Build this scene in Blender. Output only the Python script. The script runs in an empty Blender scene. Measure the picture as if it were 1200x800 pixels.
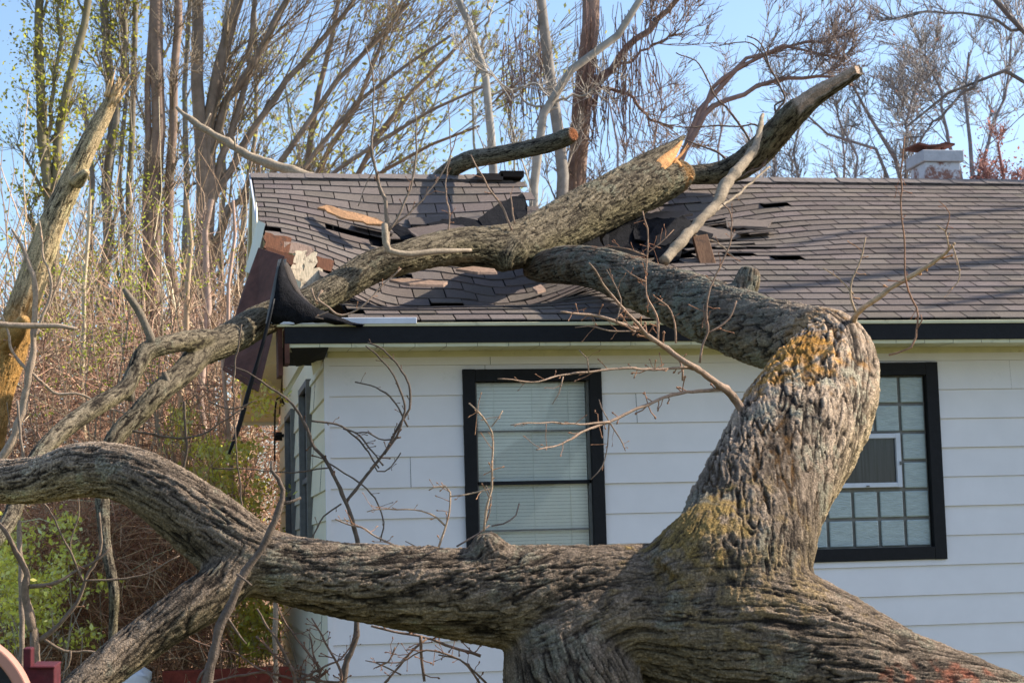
import bpy, math, random
import numpy as np
from math import radians as R_
random.seed(4); RNG = np.random.default_rng(7)
sc = bpy.context.scene; COL = sc.collection
# ------------------------------------------------------------------ camera
F_PX = 2200.; PSI = R_(10.05); PIT = R_(6.56); RHO = 0.027
CAM = np.array([-0.95, -12.4, 1.6])
fw = np.array([math.sin(PSI)*math.cos(PIT), math.cos(PSI)*math.cos(PIT), math.sin(PIT)])
r0 = np.array([math.cos(PSI), -math.sin(PSI), 0.]); u0 = np.cross(r0, fw)
RT = r0*math.cos(RHO)-u0*math.sin(RHO); UP = u0*math.cos(RHO)+r0*math.sin(RHO)
cd = bpy.data.cameras.new('camera'); cam = bpy.data.objects.new('camera', cd); COL.objects.link(cam)
from mathutils import Matrix, Vector
m = Matrix(((RT[0], UP[0], -fw[0], CAM[0]), (RT[1], UP[1], -fw[1], CAM[1]), (RT[2], UP[2], -fw[2], CAM[2]), (0, 0, 0, 1)))
cam.matrix_world = m
cd.sensor_width = 36; cd.lens = 36*F_PX/1200; cd.clip_start = .1; cd.clip_end = 2000
cd.dof.use_dof = True; cd.dof.focus_distance = 9.5; cd.dof.aperture_fstop = 9.0
sc.camera = cam
# ------------------------------------------------------------------ sky and sun
SUN_AZ = R_(2.5); SUN_EL = R_(37)          # azimuth measured from +x towards +y (behind the wall plane)
w = bpy.data.worlds.new('World'); sc.world = w; w.use_nodes = True
nt = w.node_tree; bg = nt.nodes['Background']
sky = nt.nodes.new('ShaderNodeTexSky'); sky.sky_type = 'NISHITA'; sky.sun_disc = False
sky.sun_elevation = SUN_EL; sky.sun_rotation = R_(90)-SUN_AZ
sky.air_density = 1.0; sky.dust_density = 1.3; sky.ozone_density = 3.0
nt.links.new(sky.outputs[0], bg.inputs[0]); bg.inputs[1].default_value = .15
sd = bpy.data.lights.new('sun', 'SUN'); sd.energy = 5.0; sd.angle = R_(.5); sd.color = (1, .90, .76)
so = bpy.data.objects.new('sun', sd); COL.objects.link(so)
sdir = Vector((math.cos(SUN_AZ)*math.cos(SUN_EL), math.sin(SUN_AZ)*math.cos(SUN_EL), math.sin(SUN_EL)))
so.rotation_euler = sdir.to_track_quat('Z', 'Y').to_euler(); so.location = (30, 0, 30)
vs = sc.view_settings; vs.view_transform = 'Standard'; vs.look = 'None'; vs.gamma = 1; vs.exposure = .80
sc.cycles.max_bounces = 6; sc.cycles.transparent_max_bounces = 12
sc.cycles.use_denoising = True
# ------------------------------------------------------------------ helpers
def P(px, py, Y=0.):
    d = RT*(px-600)/F_PX-UP*(py-400)/F_PX+fw
    return CAM+d*((Y-CAM[1])/d[1])
def depth(p): return float((np.asarray(p)-CAM)@fw)
def tag(o, label=None, cat=None, group=None, kind=None):
    if label: o['label'] = label
    if cat: o['category'] = cat
    if group: o['group'] = group
    if kind: o['kind'] = kind
    return o
def empty(name, loc, label, cat, group=None):
    o = bpy.data.objects.new(name, None); COL.objects.link(o); o.location = loc
    return tag(o, label, cat, group)
def mk(name, V, Fc, mat, parent=None, smooth=False, col=None, uv=None):
    V = np.asarray(V, np.float32).reshape(-1, 3)
    me = bpy.data.meshes.new(name)
    if isinstance(Fc, np.ndarray):
        n, k = Fc.shape
        me.vertices.add(len(V)); me.vertices.foreach_set('co', V.ravel())
        me.loops.add(n*k); me.loops.foreach_set('vertex_index', Fc.astype(np.int32).ravel())
        me.polygons.add(n); me.polygons.foreach_set('loop_start', np.arange(0, n*k, k, dtype=np.int32))
        me.update(calc_edges=True)
    else:
        me.from_pydata(V.tolist(), [], Fc); me.update()
    if smooth: me.polygons.foreach_set('use_smooth', np.ones(len(me.polygons), bool))
    if col is not None:
        col = np.asarray(col, np.float32)
        a = me.attributes.new('Col', 'FLOAT_COLOR', 'POINT')
        if col.shape[1] == 3: col = np.hstack([col, np.ones((len(col), 1), np.float32)])
        a.data.foreach_set('color', col.ravel())
    me.materials.append(mat)
    o = bpy.data.objects.new(name, me); COL.objects.link(o)
    if parent is not None:
        o.parent = parent
        o.matrix_parent_inverse = Matrix.Translation(-Vector(parent.location))
    return o
class MB:
    """collects boxes, quads and prisms"""
    def __init__(s): s.v = []; s.f = []; s.c = []
    def add(s, v, f, c=None):
        b = len(s.v); s.v += [tuple(map(float, q)) for q in v]; s.f += [tuple(i+b for i in q) for q in f]
        s.c += [c if c is not None else (1, 1, 1)]*len(v)
    def box(s, x0, x1, y0, y1, z0, z1, c=None):
        s.add([(x0, y0, z0), (x1, y0, z0), (x1, y1, z0), (x0, y1, z0), (x0, y0, z1), (x1, y0, z1), (x1, y1, z1), (x0, y1, z1)],
              [(0, 3, 2, 1), (4, 5, 6, 7), (0, 1, 5, 4), (1, 2, 6, 5), (2, 3, 7, 6), (3, 0, 4, 7)], c)
    def slab(s, poly, off, c=None):
        """polygon (3-D points) extruded by the vector off"""
        n = len(poly); off = np.asarray(off)
        v = [np.asarray(p) for p in poly]+[np.asarray(p)+off for p in poly]
        s.add(v, [tuple(range(n))[::-1], tuple(range(n, 2*n))]+[(i, (i+1) % n, (i+1) % n+n, i+n) for i in range(n)], c)
    def build(s, name, mat, parent=None, smooth=False, bevel=0):
        o = mk(name, s.v, s.f, mat, parent, smooth, col=np.array(s.c))
        if bevel:
            b = o.modifiers.new('b', 'BEVEL'); b.width = bevel; b.segments = 2; b.limit_method = 'ANGLE'
        return o
# --- noise
def hsh(i, j, k, s):
    with np.errstate(over='ignore'):
        h = (i.astype(np.uint32)*np.uint32(374761393)) ^ (j.astype(np.uint32)*np.uint32(668265263)) ^ (k.astype(np.uint32)*np.uint32(2147483647 & 1274126177)) ^ np.uint32((s*974634777) & 0xffffffff)
        h = (h ^ (h >> np.uint32(13)))*np.uint32(1274126177)
        h = (h ^ (h >> np.uint32(15)))*np.uint32(2246822519)
        h = h ^ (h >> np.uint32(13))
    return (h & np.uint32(0xffffff)).astype(np.float32)/16777215.
def vnoise(q, s=0):
    i = np.floor(q).astype(np.int64); f = (q-i).astype(np.float32); f = f*f*(3-2*f); out = 0
    for a in (0, 1):
        for b in (0, 1):
            for c in (0, 1):
                wgt = (f[:, 0] if a else 1-f[:, 0])*(f[:, 1] if b else 1-f[:, 1])*(f[:, 2] if c else 1-f[:, 2])
                out = out+wgt*hsh(i[:, 0]+a, i[:, 1]+b, i[:, 2]+c, s)
    return out*2-1
def fbm(q, s=0, o=3):
    r = 0; a = 1; t = 0
    for k in range(o): r = r+a*vnoise(q*2**k, s+k); t += a; a *= .5
    return r/t
def worley(q, s=0):
    i = np.floor(q).astype(np.int64); f = (q-i).astype(np.float32)
    f1 = np.full(len(q), 9., np.float32); f2 = f1.copy(); cid = np.zeros(len(q), np.float32)
    for a in (-1, 0, 1):
        for b in (-1, 0, 1):
            for c in (-1, 0, 1):
                I, J, K = i[:, 0]+a, i[:, 1]+b, i[:, 2]+c
                dx = a+.1+.8*hsh(I, J, K, s)-f[:, 0]; dy = b+.1+.8*hsh(I, J, K, s+1)-f[:, 1]; dz = c+.1+.8*hsh(I, J, K, s+2)-f[:, 2]
                d = np.sqrt(dx*dx+dy*dy+dz*dz)
                m1 = d < f1
                f2 = np.where(m1, f1, np.minimum(f2, d)); cid = np.where(m1, hsh(I, J, K, s+3), cid); f1 = np.where(m1, d, f1)
    return f1, f2, cid
def sstep(a, b, x):
    t = np.clip((x-a)/(b-a), 0, 1); return t*t*(3-2*t)
# --- curves
def resample(pts, step):
    """Catmull-Rom through rows of (x,y,z,r)"""
    p = np.asarray(pts, float); p = np.vstack([2*p[0]-p[1], p, 2*p[-1]-p[-2]]); out = []
    for i in range(1, len(p)-2):
        n = max(1, int(np.linalg.norm(p[i+1, :3]-p[i, :3])/step)); t = np.arange(n)[:, None]/n
        out.append(.5*(2*p[i]+(p[i+1]-p[i-1])*t+(2*p[i-1]-5*p[i]+4*p[i+1]-p[i+2])*t**2+(3*p[i]-p[i-1]-3*p[i+1]+p[i+2])*t**3))
    out.append(p[-2:-1]); o = np.vstack(out); o[:, 3] = np.maximum(o[:, 3], .0008); return o
def frames(p):
    t = np.gradient(p, axis=0); t /= np.linalg.norm(t, axis=1)[:, None]+1e-9
    n = np.zeros_like(t); a = np.array([0, 0, 1.]) if abs(t[0, 2]) < .9 else np.array([1., 0, 0])
    v = np.cross(t[0], a); v /= np.linalg.norm(v)
    for i in range(len(p)):
        v = v-t[i]*(v@t[i]); v /= np.linalg.norm(v); n[i] = v
    return t, n, np.cross(t, n)
def tube(path, sides=8, jit=0):
    """one closed tube from rows (x,y,z,r) -> V, list of faces"""
    p = path[:, :3]; r = path[:, 3]; t, n, b = frames(p); N = len(p)
    a = np.arange(sides)*2*math.pi/sides
    V = p[:, None]+r[:, None, None]*(np.cos(a)[None, :, None]*n[:, None]+np.sin(a)[None, :, None]*b[:, None])
    V = V.reshape(-1, 3); Fc = []
    for i in range(N-1):
        for k in range(sides):
            k2 = (k+1) % sides; Fc.append((i*sides+k, i*sides+k2, (i+1)*sides+k2, (i+1)*sides+k))
    Fc.append(tuple(range(sides))[::-1]); Fc.append(tuple(range((N-1)*sides, N*sides)))
    return V, Fc
def batch_tubes(Pts, Rad, sides=3):
    """many equal-length polylines (M,N,3),(M,N) -> V, quads array"""
    M, N, _ = Pts.shape
    t = np.gradient(Pts, axis=1); t /= np.linalg.norm(t, axis=2, keepdims=True)+1e-9
    ref = np.where(np.abs(t[:, :1, 2:3]) < .8, np.array([0, 0, 1.]), np.array([1., .2, 0]))
    n = np.cross(t, np.broadcast_to(ref, t.shape)); n /= np.linalg.norm(n, axis=2, keepdims=True)+1e-9
    b = np.cross(t, n); a = np.arange(sides)*2*math.pi/sides
    V = Pts[:, :, None]+Rad[:, :, None, None]*(np.cos(a)[:, None]*n[:, :, None]+np.sin(a)[:, None]*b[:, :, None])
    base = (np.arange(M)[:, None, None]*N+np.arange(N-1)[None, :, None])*sides
    k = np.arange(sides)[None, None]; k2 = (k+1) % sides
    q = np.stack([base+k, base+k2, base+sides+k2, base+sides+k], -1).reshape(-1, 4)
    return V.reshape(-1, 3), q
def grow(Pp, Pr, K, L, ratio, up=.3, spread=.9, bias=(0, 0, 0), N=5, t0=.25, wob=.12, rng=RNG, minr=.002, tp=.25):
    """children of parent polylines: K each, vectorised"""
    M, n, _ = Pp.shape
    t = t0+(1-t0)*rng.random((M, K))**.8; x = t*(n-1); i = np.minimum(x.astype(int), n-2); f = (x-i)[..., None]; m_ = np.arange(M)[:, None]
    st = Pp[m_, i]*(1-f)+Pp[m_, i+1]*f; tan = Pp[m_, i+1]-Pp[m_, i]; tan /= np.linalg.norm(tan, axis=2, keepdims=True)+1e-9
    pr = Pr[m_, i]*(1-f[..., 0])+Pr[m_, i+1]*f[..., 0]
    rd = rng.normal(size=(M, K, 3)); rd /= np.linalg.norm(rd, axis=2, keepdims=True)
    d = tan+spread*rd+np.array([0, 0, up])+np.asarray(bias); d /= np.linalg.norm(d, axis=2, keepdims=True)
    ln = L*(.5+.9*rng.random((M, K)))*(1.15-.6*t)
    seg = ln[..., None]/(N-1); pts = [st]; dd = d
    for j in range(N-1):
        dd = dd+wob*rng.normal(size=dd.shape)+np.array([0, 0, up*.18])+np.asarray(bias)*.15; dd /= np.linalg.norm(dd, axis=2, keepdims=True)
        pts.append(pts[-1]+dd*seg)
    Q = np.stack(pts, 2).reshape(M*K, N, 3)
    r = np.maximum(pr*ratio, minr)[..., None]*np.linspace(1, tp, N); r = r.reshape(M*K, N)
    return Q, np.maximum(r, minr*.5)
def cat(batches, sides=3):
    Vs, Qs = [], []; b = 0
    for (p, r) in batches:
        V, q = batch_tubes(p, r, sides); Vs.append(V); Qs.append(q+b); b += len(V)
    return np.vstack(Vs), np.vstack(Qs)
def leaf_cloud(C_, size, rng=RNG):
    """small random quads at points"""
    n = len(C_); a = rng.normal(size=(n, 3)); a /= np.linalg.norm(a, axis=1)[:, None]
    b = np.cross(a, rng.normal(size=(n, 3))); b /= np.linalg.norm(b, axis=1)[:, None]
    s = size*(.5+rng.random((n, 1)))
    V = np.stack([C_-a*s, C_-b*s*.55, C_+a*s, C_+b*s*.55], 1).reshape(-1, 3)
    return V, np.arange(4*n).reshape(n, 4)
# ------------------------------------------------------------------ materials
def nmat(name):
    m_ = bpy.data.materials.new(name); m_.use_nodes = True; n = m_.node_tree.nodes; b = n['Principled BSDF']; return m_, m_.node_tree, n, b
def simple(name, c, rough=.8, var=.25, scale=8., bump=0., metal=0., spec=.3, stretch=(1, 1, 1), attr=False, dirt=None):
    m_, t, n, b = nmat(name); b.inputs['Roughness'].default_value = rough; b.inputs['Metallic'].default_value = metal
    b.inputs['Specular IOR Level'].default_value = spec
    tc = n.new('ShaderNodeTexCoord'); mp = n.new('ShaderNodeMapping'); mp.inputs['Scale'].default_value = stretch; t.links.new(tc.outputs['Object'], mp.inputs[0])
    nz = n.new('ShaderNodeTexNoise'); nz.inputs['Scale'].default_value = scale; nz.inputs['Detail'].default_value = 8; nz.inputs['Roughness'].default_value = .65; t.links.new(mp.outputs[0], nz.inputs[0])
    mr = n.new('ShaderNodeMapRange'); mr.inputs[1].default_value = .25; mr.inputs[2].default_value = .75; mr.inputs[3].default_value = 1-var; mr.inputs[4].default_value = 1+var; t.links.new(nz.outputs[0], mr.inputs[0])
    mx = n.new('ShaderNodeMix'); mx.data_type = 'RGBA'; mx.blend_type = 'MULTIPLY'; mx.inputs[0].default_value = 1
    if attr:
        at = n.new('ShaderNodeAttribute'); at.attribute_name = 'Col'; m2 = n.new('ShaderNodeMix'); m2.data_type = 'RGBA'; m2.blend_type = 'MULTIPLY'; m2.inputs[0].default_value = 1
        m2.inputs[6].default_value = (*c, 1); t.links.new(at.outputs[0], m2.inputs[7]); t.links.new(m2.outputs[2], mx.inputs[6])
    else: mx.inputs[6].default_value = (*c, 1)
    t.links.new(mr.outputs[0], mx.inputs[7]); outc = mx.outputs[2]
    if dirt:
        dn = n.new('ShaderNodeTexNoise'); dn.inputs['Scale'].default_value = dirt[1]; dn.inputs['Detail'].default_value = 6; dn.inputs['Roughness'].default_value = .7; t.links.new(tc.outputs['Object'], dn.inputs[0])
        dr = n.new('ShaderNodeMapRange'); dr.inputs[1].default_value = dirt[2]; dr.inputs[2].default_value = dirt[2]+.1; dr.inputs[4].default_value = dirt[3]; t.links.new(dn.outputs[0], dr.inputs[0])
        dx = n.new('ShaderNodeMix'); dx.data_type = 'RGBA'; t.links.new(dr.outputs[0], dx.inputs[0]); t.links.new(outc, dx.inputs[6]); dx.inputs[7].default_value = (*dirt[0], 1); outc = dx.outputs[2]
    t.links.new(outc, b.inputs['Base Color'])
    if bump:
        bp = n.new('ShaderNodeBump'); bp.inputs['Strength'].default_value = bump; bp.inputs['Distance'].default_value = .01
        n2 = n.new('ShaderNodeTexNoise'); n2.inputs['Scale'].default_value = scale*3; n2.inputs['Detail'].default_value = 8; t.links.new(mp.outputs[0], n2.inputs[0])
        t.links.new(n2.outputs[0], bp.inputs['Height']); t.links.new(bp.outputs[0], b.inputs['Normal'])
    return m_
M = {}
M['bark'] = simple('bark', (1, 1, 1), .95, .35, 90, 1.0, attr=True, spec=.15)
def crackle(m_):
    t = m_.node_tree; n = t.nodes; bp = [x for x in n if x.type == 'BUMP'][0]; bs = n['Principled BSDF']
    tc = [x for x in n if x.type == 'TEX_COORD'][0]
    nz = n.new('ShaderNodeTexNoise'); nz.inputs['Scale'].default_value = 30; nz.inputs['Detail'].default_value = 6; t.links.new(tc.outputs['Object'], nz.inputs[0])
    ad = n.new('ShaderNodeVectorMath'); ad.operation = 'MULTIPLY_ADD'; ad.inputs[1].default_value = (.05, .05, .05); t.links.new(nz.outputs['Color'], ad.inputs[0]); t.links.new(tc.outputs['Object'], ad.inputs[2])
    v = n.new('ShaderNodeTexVoronoi'); v.feature = 'DISTANCE_TO_EDGE'; v.inputs['Scale'].default_value = 62; t.links.new(ad.outputs[0], v.inputs[0])
    mr = n.new('ShaderNodeMapRange'); mr.inputs[1].default_value = 0; mr.inputs[2].default_value = .16; mr.inputs[3].default_value = .55; t.links.new(v.outputs[0], mr.inputs[0])
    old = bs.inputs['Base Color'].links[0].from_socket; mx = n.new('ShaderNodeMix'); mx.data_type = 'RGBA'; mx.blend_type = 'MULTIPLY'; mx.inputs[0].default_value = .8
    t.links.new(old, mx.inputs[6]); t.links.new(mr.outputs[0], mx.inputs[7]); t.links.new(mx.outputs[2], bs.inputs['Base Color'])
    b2 = n.new('ShaderNodeBump'); b2.inputs['Strength'].default_value = .9; b2.inputs['Distance'].default_value = .006; t.links.new(mr.outputs[0], b2.inputs['Height']); t.links.new(bp.outputs[0], b2.inputs['Normal']); t.links.new(b2.outputs[0], bs.inputs['Normal'])
crackle(M['bark'])
M['siding'] = simple('painted siding', (.77, .74, .75), .55, .06, 2.2, .04, dirt=((.42, .43, .36), 3.1, .66, .35))
M['sidecream'] = simple('cream siding', (.80, .73, .54), .6, .05, 2.2, .05, dirt=((.38, .36, .28), 4, .62, .4))
M['cream'] = simple('cream trim paint', (.62, .58, .38), .6, .12, 7, .1, dirt=((.25, .24, .15), 9, .60, .6))
M['black'] = simple('black paint', (.010, .010, .012), .6, .3, 20, .15, spec=.2, dirt=((.12, .12, .13), 45, .70, .6))
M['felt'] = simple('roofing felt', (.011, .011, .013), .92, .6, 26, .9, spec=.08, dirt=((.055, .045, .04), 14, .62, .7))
M['shingle'] = simple('asphalt shingle', (.185, .153, .134), .95, .32, 160, .8, attr=True, spec=.12)
M['ridge'] = simple('ridge cap', (.20, .168, .15), .95, .3, 120, .6, spec=.12)
M['rawwood'] = simple('broken wood', (.42, .25, .13), .8, .5, 14, .35, stretch=(8, 2, 1), attr=True, dirt=((.06, .035, .025), 18, .56, .7))
M['orange'] = simple('split heartwood', (.60, .29, .10), .75, .45, 40, .8, attr=True)
M['brownboard'] = simple('dark sheathing', (.115, .046, .030), .8, .45, 9, .3, dirt=((.16, .085, .05), 6, .6, .5))
M['alu'] = simple('aluminium', (.62, .64, .70), .5, .1, 12, .05, spec=.4)
M['grey'] = simple('weathered frame', (.16, .155, .145), .6, .25, 20, .2)
M['blind'] = simple('blind slat', (.92, .90, .83), .6, .06, 4, 0)
M['curtain'] = simple('curtain', (.13, .13, .145), .9, .55, 9, 0, stretch=(7, 7, .25))
M['dark'] = simple('dark interior', (.02, .018, .016), .95, .3, 4)
M['chimney'] = simple('painted brick', (.60, .62, .66), .8, .12, 12, .4, dirt=((.22, .10, .07), 6, .45, .95))
M['rust'] = simple('rusty metal', (.16, .06, .04), .8, .4, 20, .3)
M['redpaint'] = simple('red machine paint', (.085, .012, .016), .55, .5, 14, .2, dirt=((.10, .05, .04), 20, .6, .7))
M['tanrim'] = simple('salmon paint', (.46, .22, .16), .6, .1, 8, .05)
M['rubber'] = simple('dark disc', (.02, .022, .026), .6, .5, 14, .3, dirt=((.07, .07, .07), 20, .55, .5))
M['twig'] = simple('twig bark', (.23, .18, .14), .9, .4, 60, .6, attr=True)
M['cane'] = simple('canes', (1, 1, 1), .9, .35, 8, 0, attr=True)
M['leaf'] = simple('spring leaves', (1, 1, 1), .7, .3, 6, 0, attr=True)
M['litter'] = simple('leaf litter', (.17, .10, .06), .95, .6, 30, .8, dirt=((.06, .09, .03), 1.2, .55, .7))
M['lawn'] = simple('lawn', (.105, .105, .045), .95, .35, 6, .6, dirt=((.16, .13, .07), .9, .58, .6))
M['debris'] = simple('bark debris', (.26, .17, .12), .9, .4, 30, .5)
def translucent(m_):
    t = m_.node_tree; n = t.nodes; b = n['Principled BSDF']; tl = n.new('ShaderNodeBsdfTranslucent'); mx = n.new('ShaderNodeMixShader'); mx.inputs[0].default_value = .5
    t.links.new(b.inputs['Base Color'].links[0].from_socket, tl.inputs[0]); t.links.new(b.outputs[0], mx.inputs[1]); t.links.new(tl.outputs[0], mx.inputs[2]); t.links.new(mx.outputs[0], n['Material Output'].inputs[0])
translucent(M['leaf'])
def glass(name, tint, refl=.25, rough=.03, bumps=0):
    m_, t, n, b = nmat(name); n.remove(b)
    tr = n.new('ShaderNodeBsdfTransparent'); tr.inputs[0].default_value = (*tint, 1); g = n.new('ShaderNodeBsdfGlossy'); g.inputs['Roughness'].default_value = rough
    lw = n.new('ShaderNodeFresnel'); lw.inputs[0].default_value = 1.38; mr = n.new('ShaderNodeMath'); mr.operation = 'ADD'; mr.inputs[1].default_value = refl; t.links.new(lw.outputs[0], mr.inputs[0])
    mx = n.new('ShaderNodeMixShader'); t.links.new(mr.outputs[0], mx.inputs[0]); t.links.new(tr.outputs[0], mx.inputs[1]); t.links.new(g.outputs[0], mx.inputs[2])
    if bumps:
        tc = n.new('ShaderNodeTexCoord'); mp = n.new('ShaderNodeMapping'); mp.inputs['Scale'].default_value = (1, 1, 4); nz = n.new('ShaderNodeTexNoise'); nz.inputs['Scale'].default_value = 7; t.links.new(tc.outputs['Object'], mp.inputs[0]); t.links.new(mp.outputs[0], nz.inputs[0])
        bp = n.new('ShaderNodeBump'); bp.inputs['Strength'].default_value = bumps; bp.inputs['Distance'].default_value = .02; t.links.new(nz.outputs[0], bp.inputs['Height']); t.links.new(bp.outputs[0], g.inputs['Normal'])
    t.links.new(mx.outputs[0], n['Material Output'].inputs[0]); return m_
M['glass'] = glass('window glass', (.99, 1, .99), .0, .02, 0)
M['glassdark'] = glass('vent glass', (.8, .82, .84), .0, .03, 0)
M['block'] = simple('glass block', (.36, .42, .41), .25, .22, 9, .5, spec=.8, stretch=(1, 1, 5))
M['mortar'] = simple('block mortar', (.20, .19, .17), .8, .2, 20)

# ------------------------------------------------------------------ ground
def ground_sheet():
    xs = np.concatenate([np.linspace(-400, -30, 12), np.linspace(-26, 30, 57), np.linspace(40, 400, 10)])
    ys = np.concatenate([np.linspace(-60, -2, 30), np.linspace(0, 60, 61), np.linspace(70, 600, 12)])
    X, Y = np.meshgrid(xs, ys); Z = np.zeros_like(X)
    q = np.c_[X.ravel(), Y.ravel(), 0*X.ravel()]
    n = fbm(q*.15, 5).reshape(X.shape)
    Z = np.where(Y > 7, (n*.5+.5)*sstep(7, 20, Y)*.9, .02*n)+sstep(16, 60, Y)*2.6*sstep(8, -4, X)
    ny, nx = X.shape; i = np.arange(ny-1)[:, None]*nx+np.arange(nx-1)[None]
    Q = np.stack([i, i+1, i+nx+1, i+nx], -1).reshape(-1, 4)
    V = np.c_[X.ravel(), Y.ravel(), Z.ravel()]
    far = Y.ravel()[Q].mean(1) > 5.5
    o = mk('lawn', V, Q[~far], M['lawn'], smooth=True); tag(o, kind='structure')
    o = mk('woodland_ground', V, Q[far], M['litter'], smooth=True); tag(o, kind='structure')
ground_sheet()

# ------------------------------------------------------------------ house
SL = .481; ZE = 3.14; YE = -.4; YR = 3.05
def plane(y): return ZE+SL*(y-YE)
GL = np.array([(-.35, -.45), (.06, .05), (.58, .55), (1.30, .62), (1.99, 1.32), (2.48, 1.85), (3.0, 2.5)])   # line the limb lies on
def dist_line(x, y):
    d = np.full(np.shape(x), 9.)
    for a, b in zip(GL[:-1], GL[1:]):
        v = b-a; t = np.clip(((x-a[0])*v[0]+(y-a[1])*v[1])/(v@v), 0, 1); d = np.minimum(d, np.hypot(x-a[0]-t*v[0], y-a[1]-t*v[1]))
    return d
def sag(x, y):
    x = np.asarray(x, float); y = np.asarray(y, float); d = dist_line(x, y)
    s = .30*np.exp(-(d/.62)**2)*sstep(-.35, .9, y)*sstep(3.05, 2.0, y)*sstep(-.33, .5, x)
    s = s*.6+.23*sstep(-.36, .75, x)*sstep(2.3, 1.2, x)*sstep(-.4, 1.1, y)*sstep(2.95, 1.9, y)
    s += .05*np.exp(-((x-3.5)/.5)**2-((y-1.5)/.5)**2)
    s -= .02*np.sin(x*5+y*3)*np.exp(-((x-1.2)/1.1)**2-((y-1.9)/.6)**2)
    return s
def inpoly(x, y, poly):
    r = False; n = len(poly); j = n-1
    for i in range(n):
        xi, yi = poly[i]; xj, yj = poly[j]
        if (yi > y) != (yj > y) and x < (xj-xi)*(y-yi)/(yj-yi)+xi: r = not r
        j = i
    return r
HOLE = [(1.84, 3.4), (1.92, 2.0), (1.86, 1.75), (1.80, 1.05), (2.2, .95), (2.42, 1.75), (2.60, 2.02), (2.78, 2.4), (2.86, 3.4)]
SUNK = [(2.2, 1.0), (2.42, 1.75), (2.6, 2.0), (2.85, 1.96), (3.0, 2.0), (3.0, 1.5), (2.75, .85)]
TORN = [(-.5, 1.62), (-.28, 1.58), (-.12, 1.16), (.12, .92), (.09, .52), (.14, .25), (.10, .0), (.16, -.2), (.22, -.5), (-.5, -.5)]
GAPB = [(.25, 2.10), (.50, 1.98), (.86, 1.74), (.80, 1.66), (.5, 1.76), (.15, 2.02)]
house = empty('house', (2.5, 3, 0), 'white lap-sided single-storey house with brown shingle roof crushed by the fallen tree', 'house')
def off(x, y):
    o = -sag(x, y)
    return o
def shingles():
    V = []; Fq = []; Cc = []; rng = random.Random(11)
    dy = (YR-YE)/27; T = .007
    lift_tabs = {}
    for k in range(27):
        x = -.36-((k*.115+rng.uniform(-.015, .015)) % .235); y0 = YE+k*dy-.012
        row_c = .92+.16*rng.random()
        while x < 8.2:
            wd = .235+rng.uniform(-.006, .006); x1 = x+wd; xa, xb = max(x, -.36), x1-.009
            xc = (xa+xb)/2; yc = y0+dy*.5
            if xb-xa > .03 and not inpoly(xc, yc, HOLE) and not inpoly(xc, yc, TORN) and not inpoly(xc, yc, GAPB):
                sunk = inpoly(xc, yc, SUNK)
                dmg = float(np.exp(-(dist_line(xc, yc)/.7)**2))*(yc > .3)+float(np.exp(-((xc-2.9)/.7)**2-((yc-1.6)/.5)**2))
                y1 = y0+dy*1.25; n = 4
                lf = .012+rng.random()*.004+(rng.random()*.035 if rng.random() < .35*dmg*(yc > .9)+.003 else 0)
                skew = rng.uniform(-1, 1)*.025*dmg; sh = rng.uniform(-1, 1)*.02*dmg
                lfr = lf+rng.uniform(-.5, 1)*.02*dmg*(rng.random() < .4)
                col = (row_c*.5+.5)*rng.uniform(.84, 1.14); cc = (col, col*rng.uniform(.97, 1.02), col*rng.uniform(.96, 1.04))
                dz = 0; tilt = 0
                if sunk: dz = -.17-.04*rng.random(); tilt = .12
                b = len(V)
                for i in range(n):
                    t = i/(n-1); xx = xa+(xb-xa)*t
                    for (yy, zz) in ((y0, lf+(lfr-lf)*t), (y0, lf+(lfr-lf)*t-T), (y1, .001)):
                        yy2 = yy+skew*(t-.5)+sh*(yy == y0)
                        V.append((xx, yy2, plane(yy2)+float(off(xx, yy2))+zz+dz+tilt*(yy2-1.5)*(1 if sunk else 0))); Cc.append(cc)
                for i in range(n-1):
                    p = b+i*3; q = p+3
                    Fq += [(p, q, q+2, p+2), (p+1, q+1, q, p)]
                p = b; Fq.append((p, p+2, p+1)); p = b+(n-1)*3; Fq.append((p, p+1, p+2))
            x = x1
    return mk('roof', V, Fq, M['shingle'], house, col=np.array(Cc))
roof = shingles()
tag(roof, 'brown asphalt shingle roof, sagging and torn open where the limbs hit')
def deck():
    xs = np.linspace(-.34, 8.2, 110); ys = np.linspace(YE+.03, YR, 50); X, Y = np.meshgrid(xs, ys)
    sk = np.array([[inpoly(a, b, SUNK) for a, b in zip(r1, r2)] for r1, r2 in zip(X, Y)])
    Z = plane(Y)+off(X, Y)-.03-.22*sk
    nx = len(xs); i = np.arange(len(ys)-1)[:, None]*nx+np.arange(nx-1)[None]
    Q = np.stack([i, i+1, i+nx+1, i+nx], -1).reshape(-1, 4)
    cx = X.ravel()[Q].mean(1); cy = Y.ravel()[Q].mean(1)
    keep = np.array([not inpoly(a, b, HOLE) and not inpoly(a, b, TORN) for a, b in zip(cx, cy)])
    V = np.c_[X.ravel(), Y.ravel(), Z.ravel()]
    o = mk('roof_deck', V, Q[keep], M['felt'], roof); s = o.modifiers.new('s', 'SOLIDIFY'); s.thickness = .02; s.offset = -1
    # rear slope, open just behind the broken ridge
    mb = MB(); z = lambda y: plane(YR)-SL*(y-YR)-.02
    for (a, b, y0) in ((-.36, 1.9, YR), (1.9, 2.84, YR+.62), (2.84, 8.2, YR)):
        mb.slab([(a, y0, z(y0)), (b, y0, z(y0)), (b, 6.5, z(6.5)), (a, 6.5, z(6.5))], (0, 0, -.03))
    mb.build('rear_slope', M['ridge'], roof)
deck()
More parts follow.
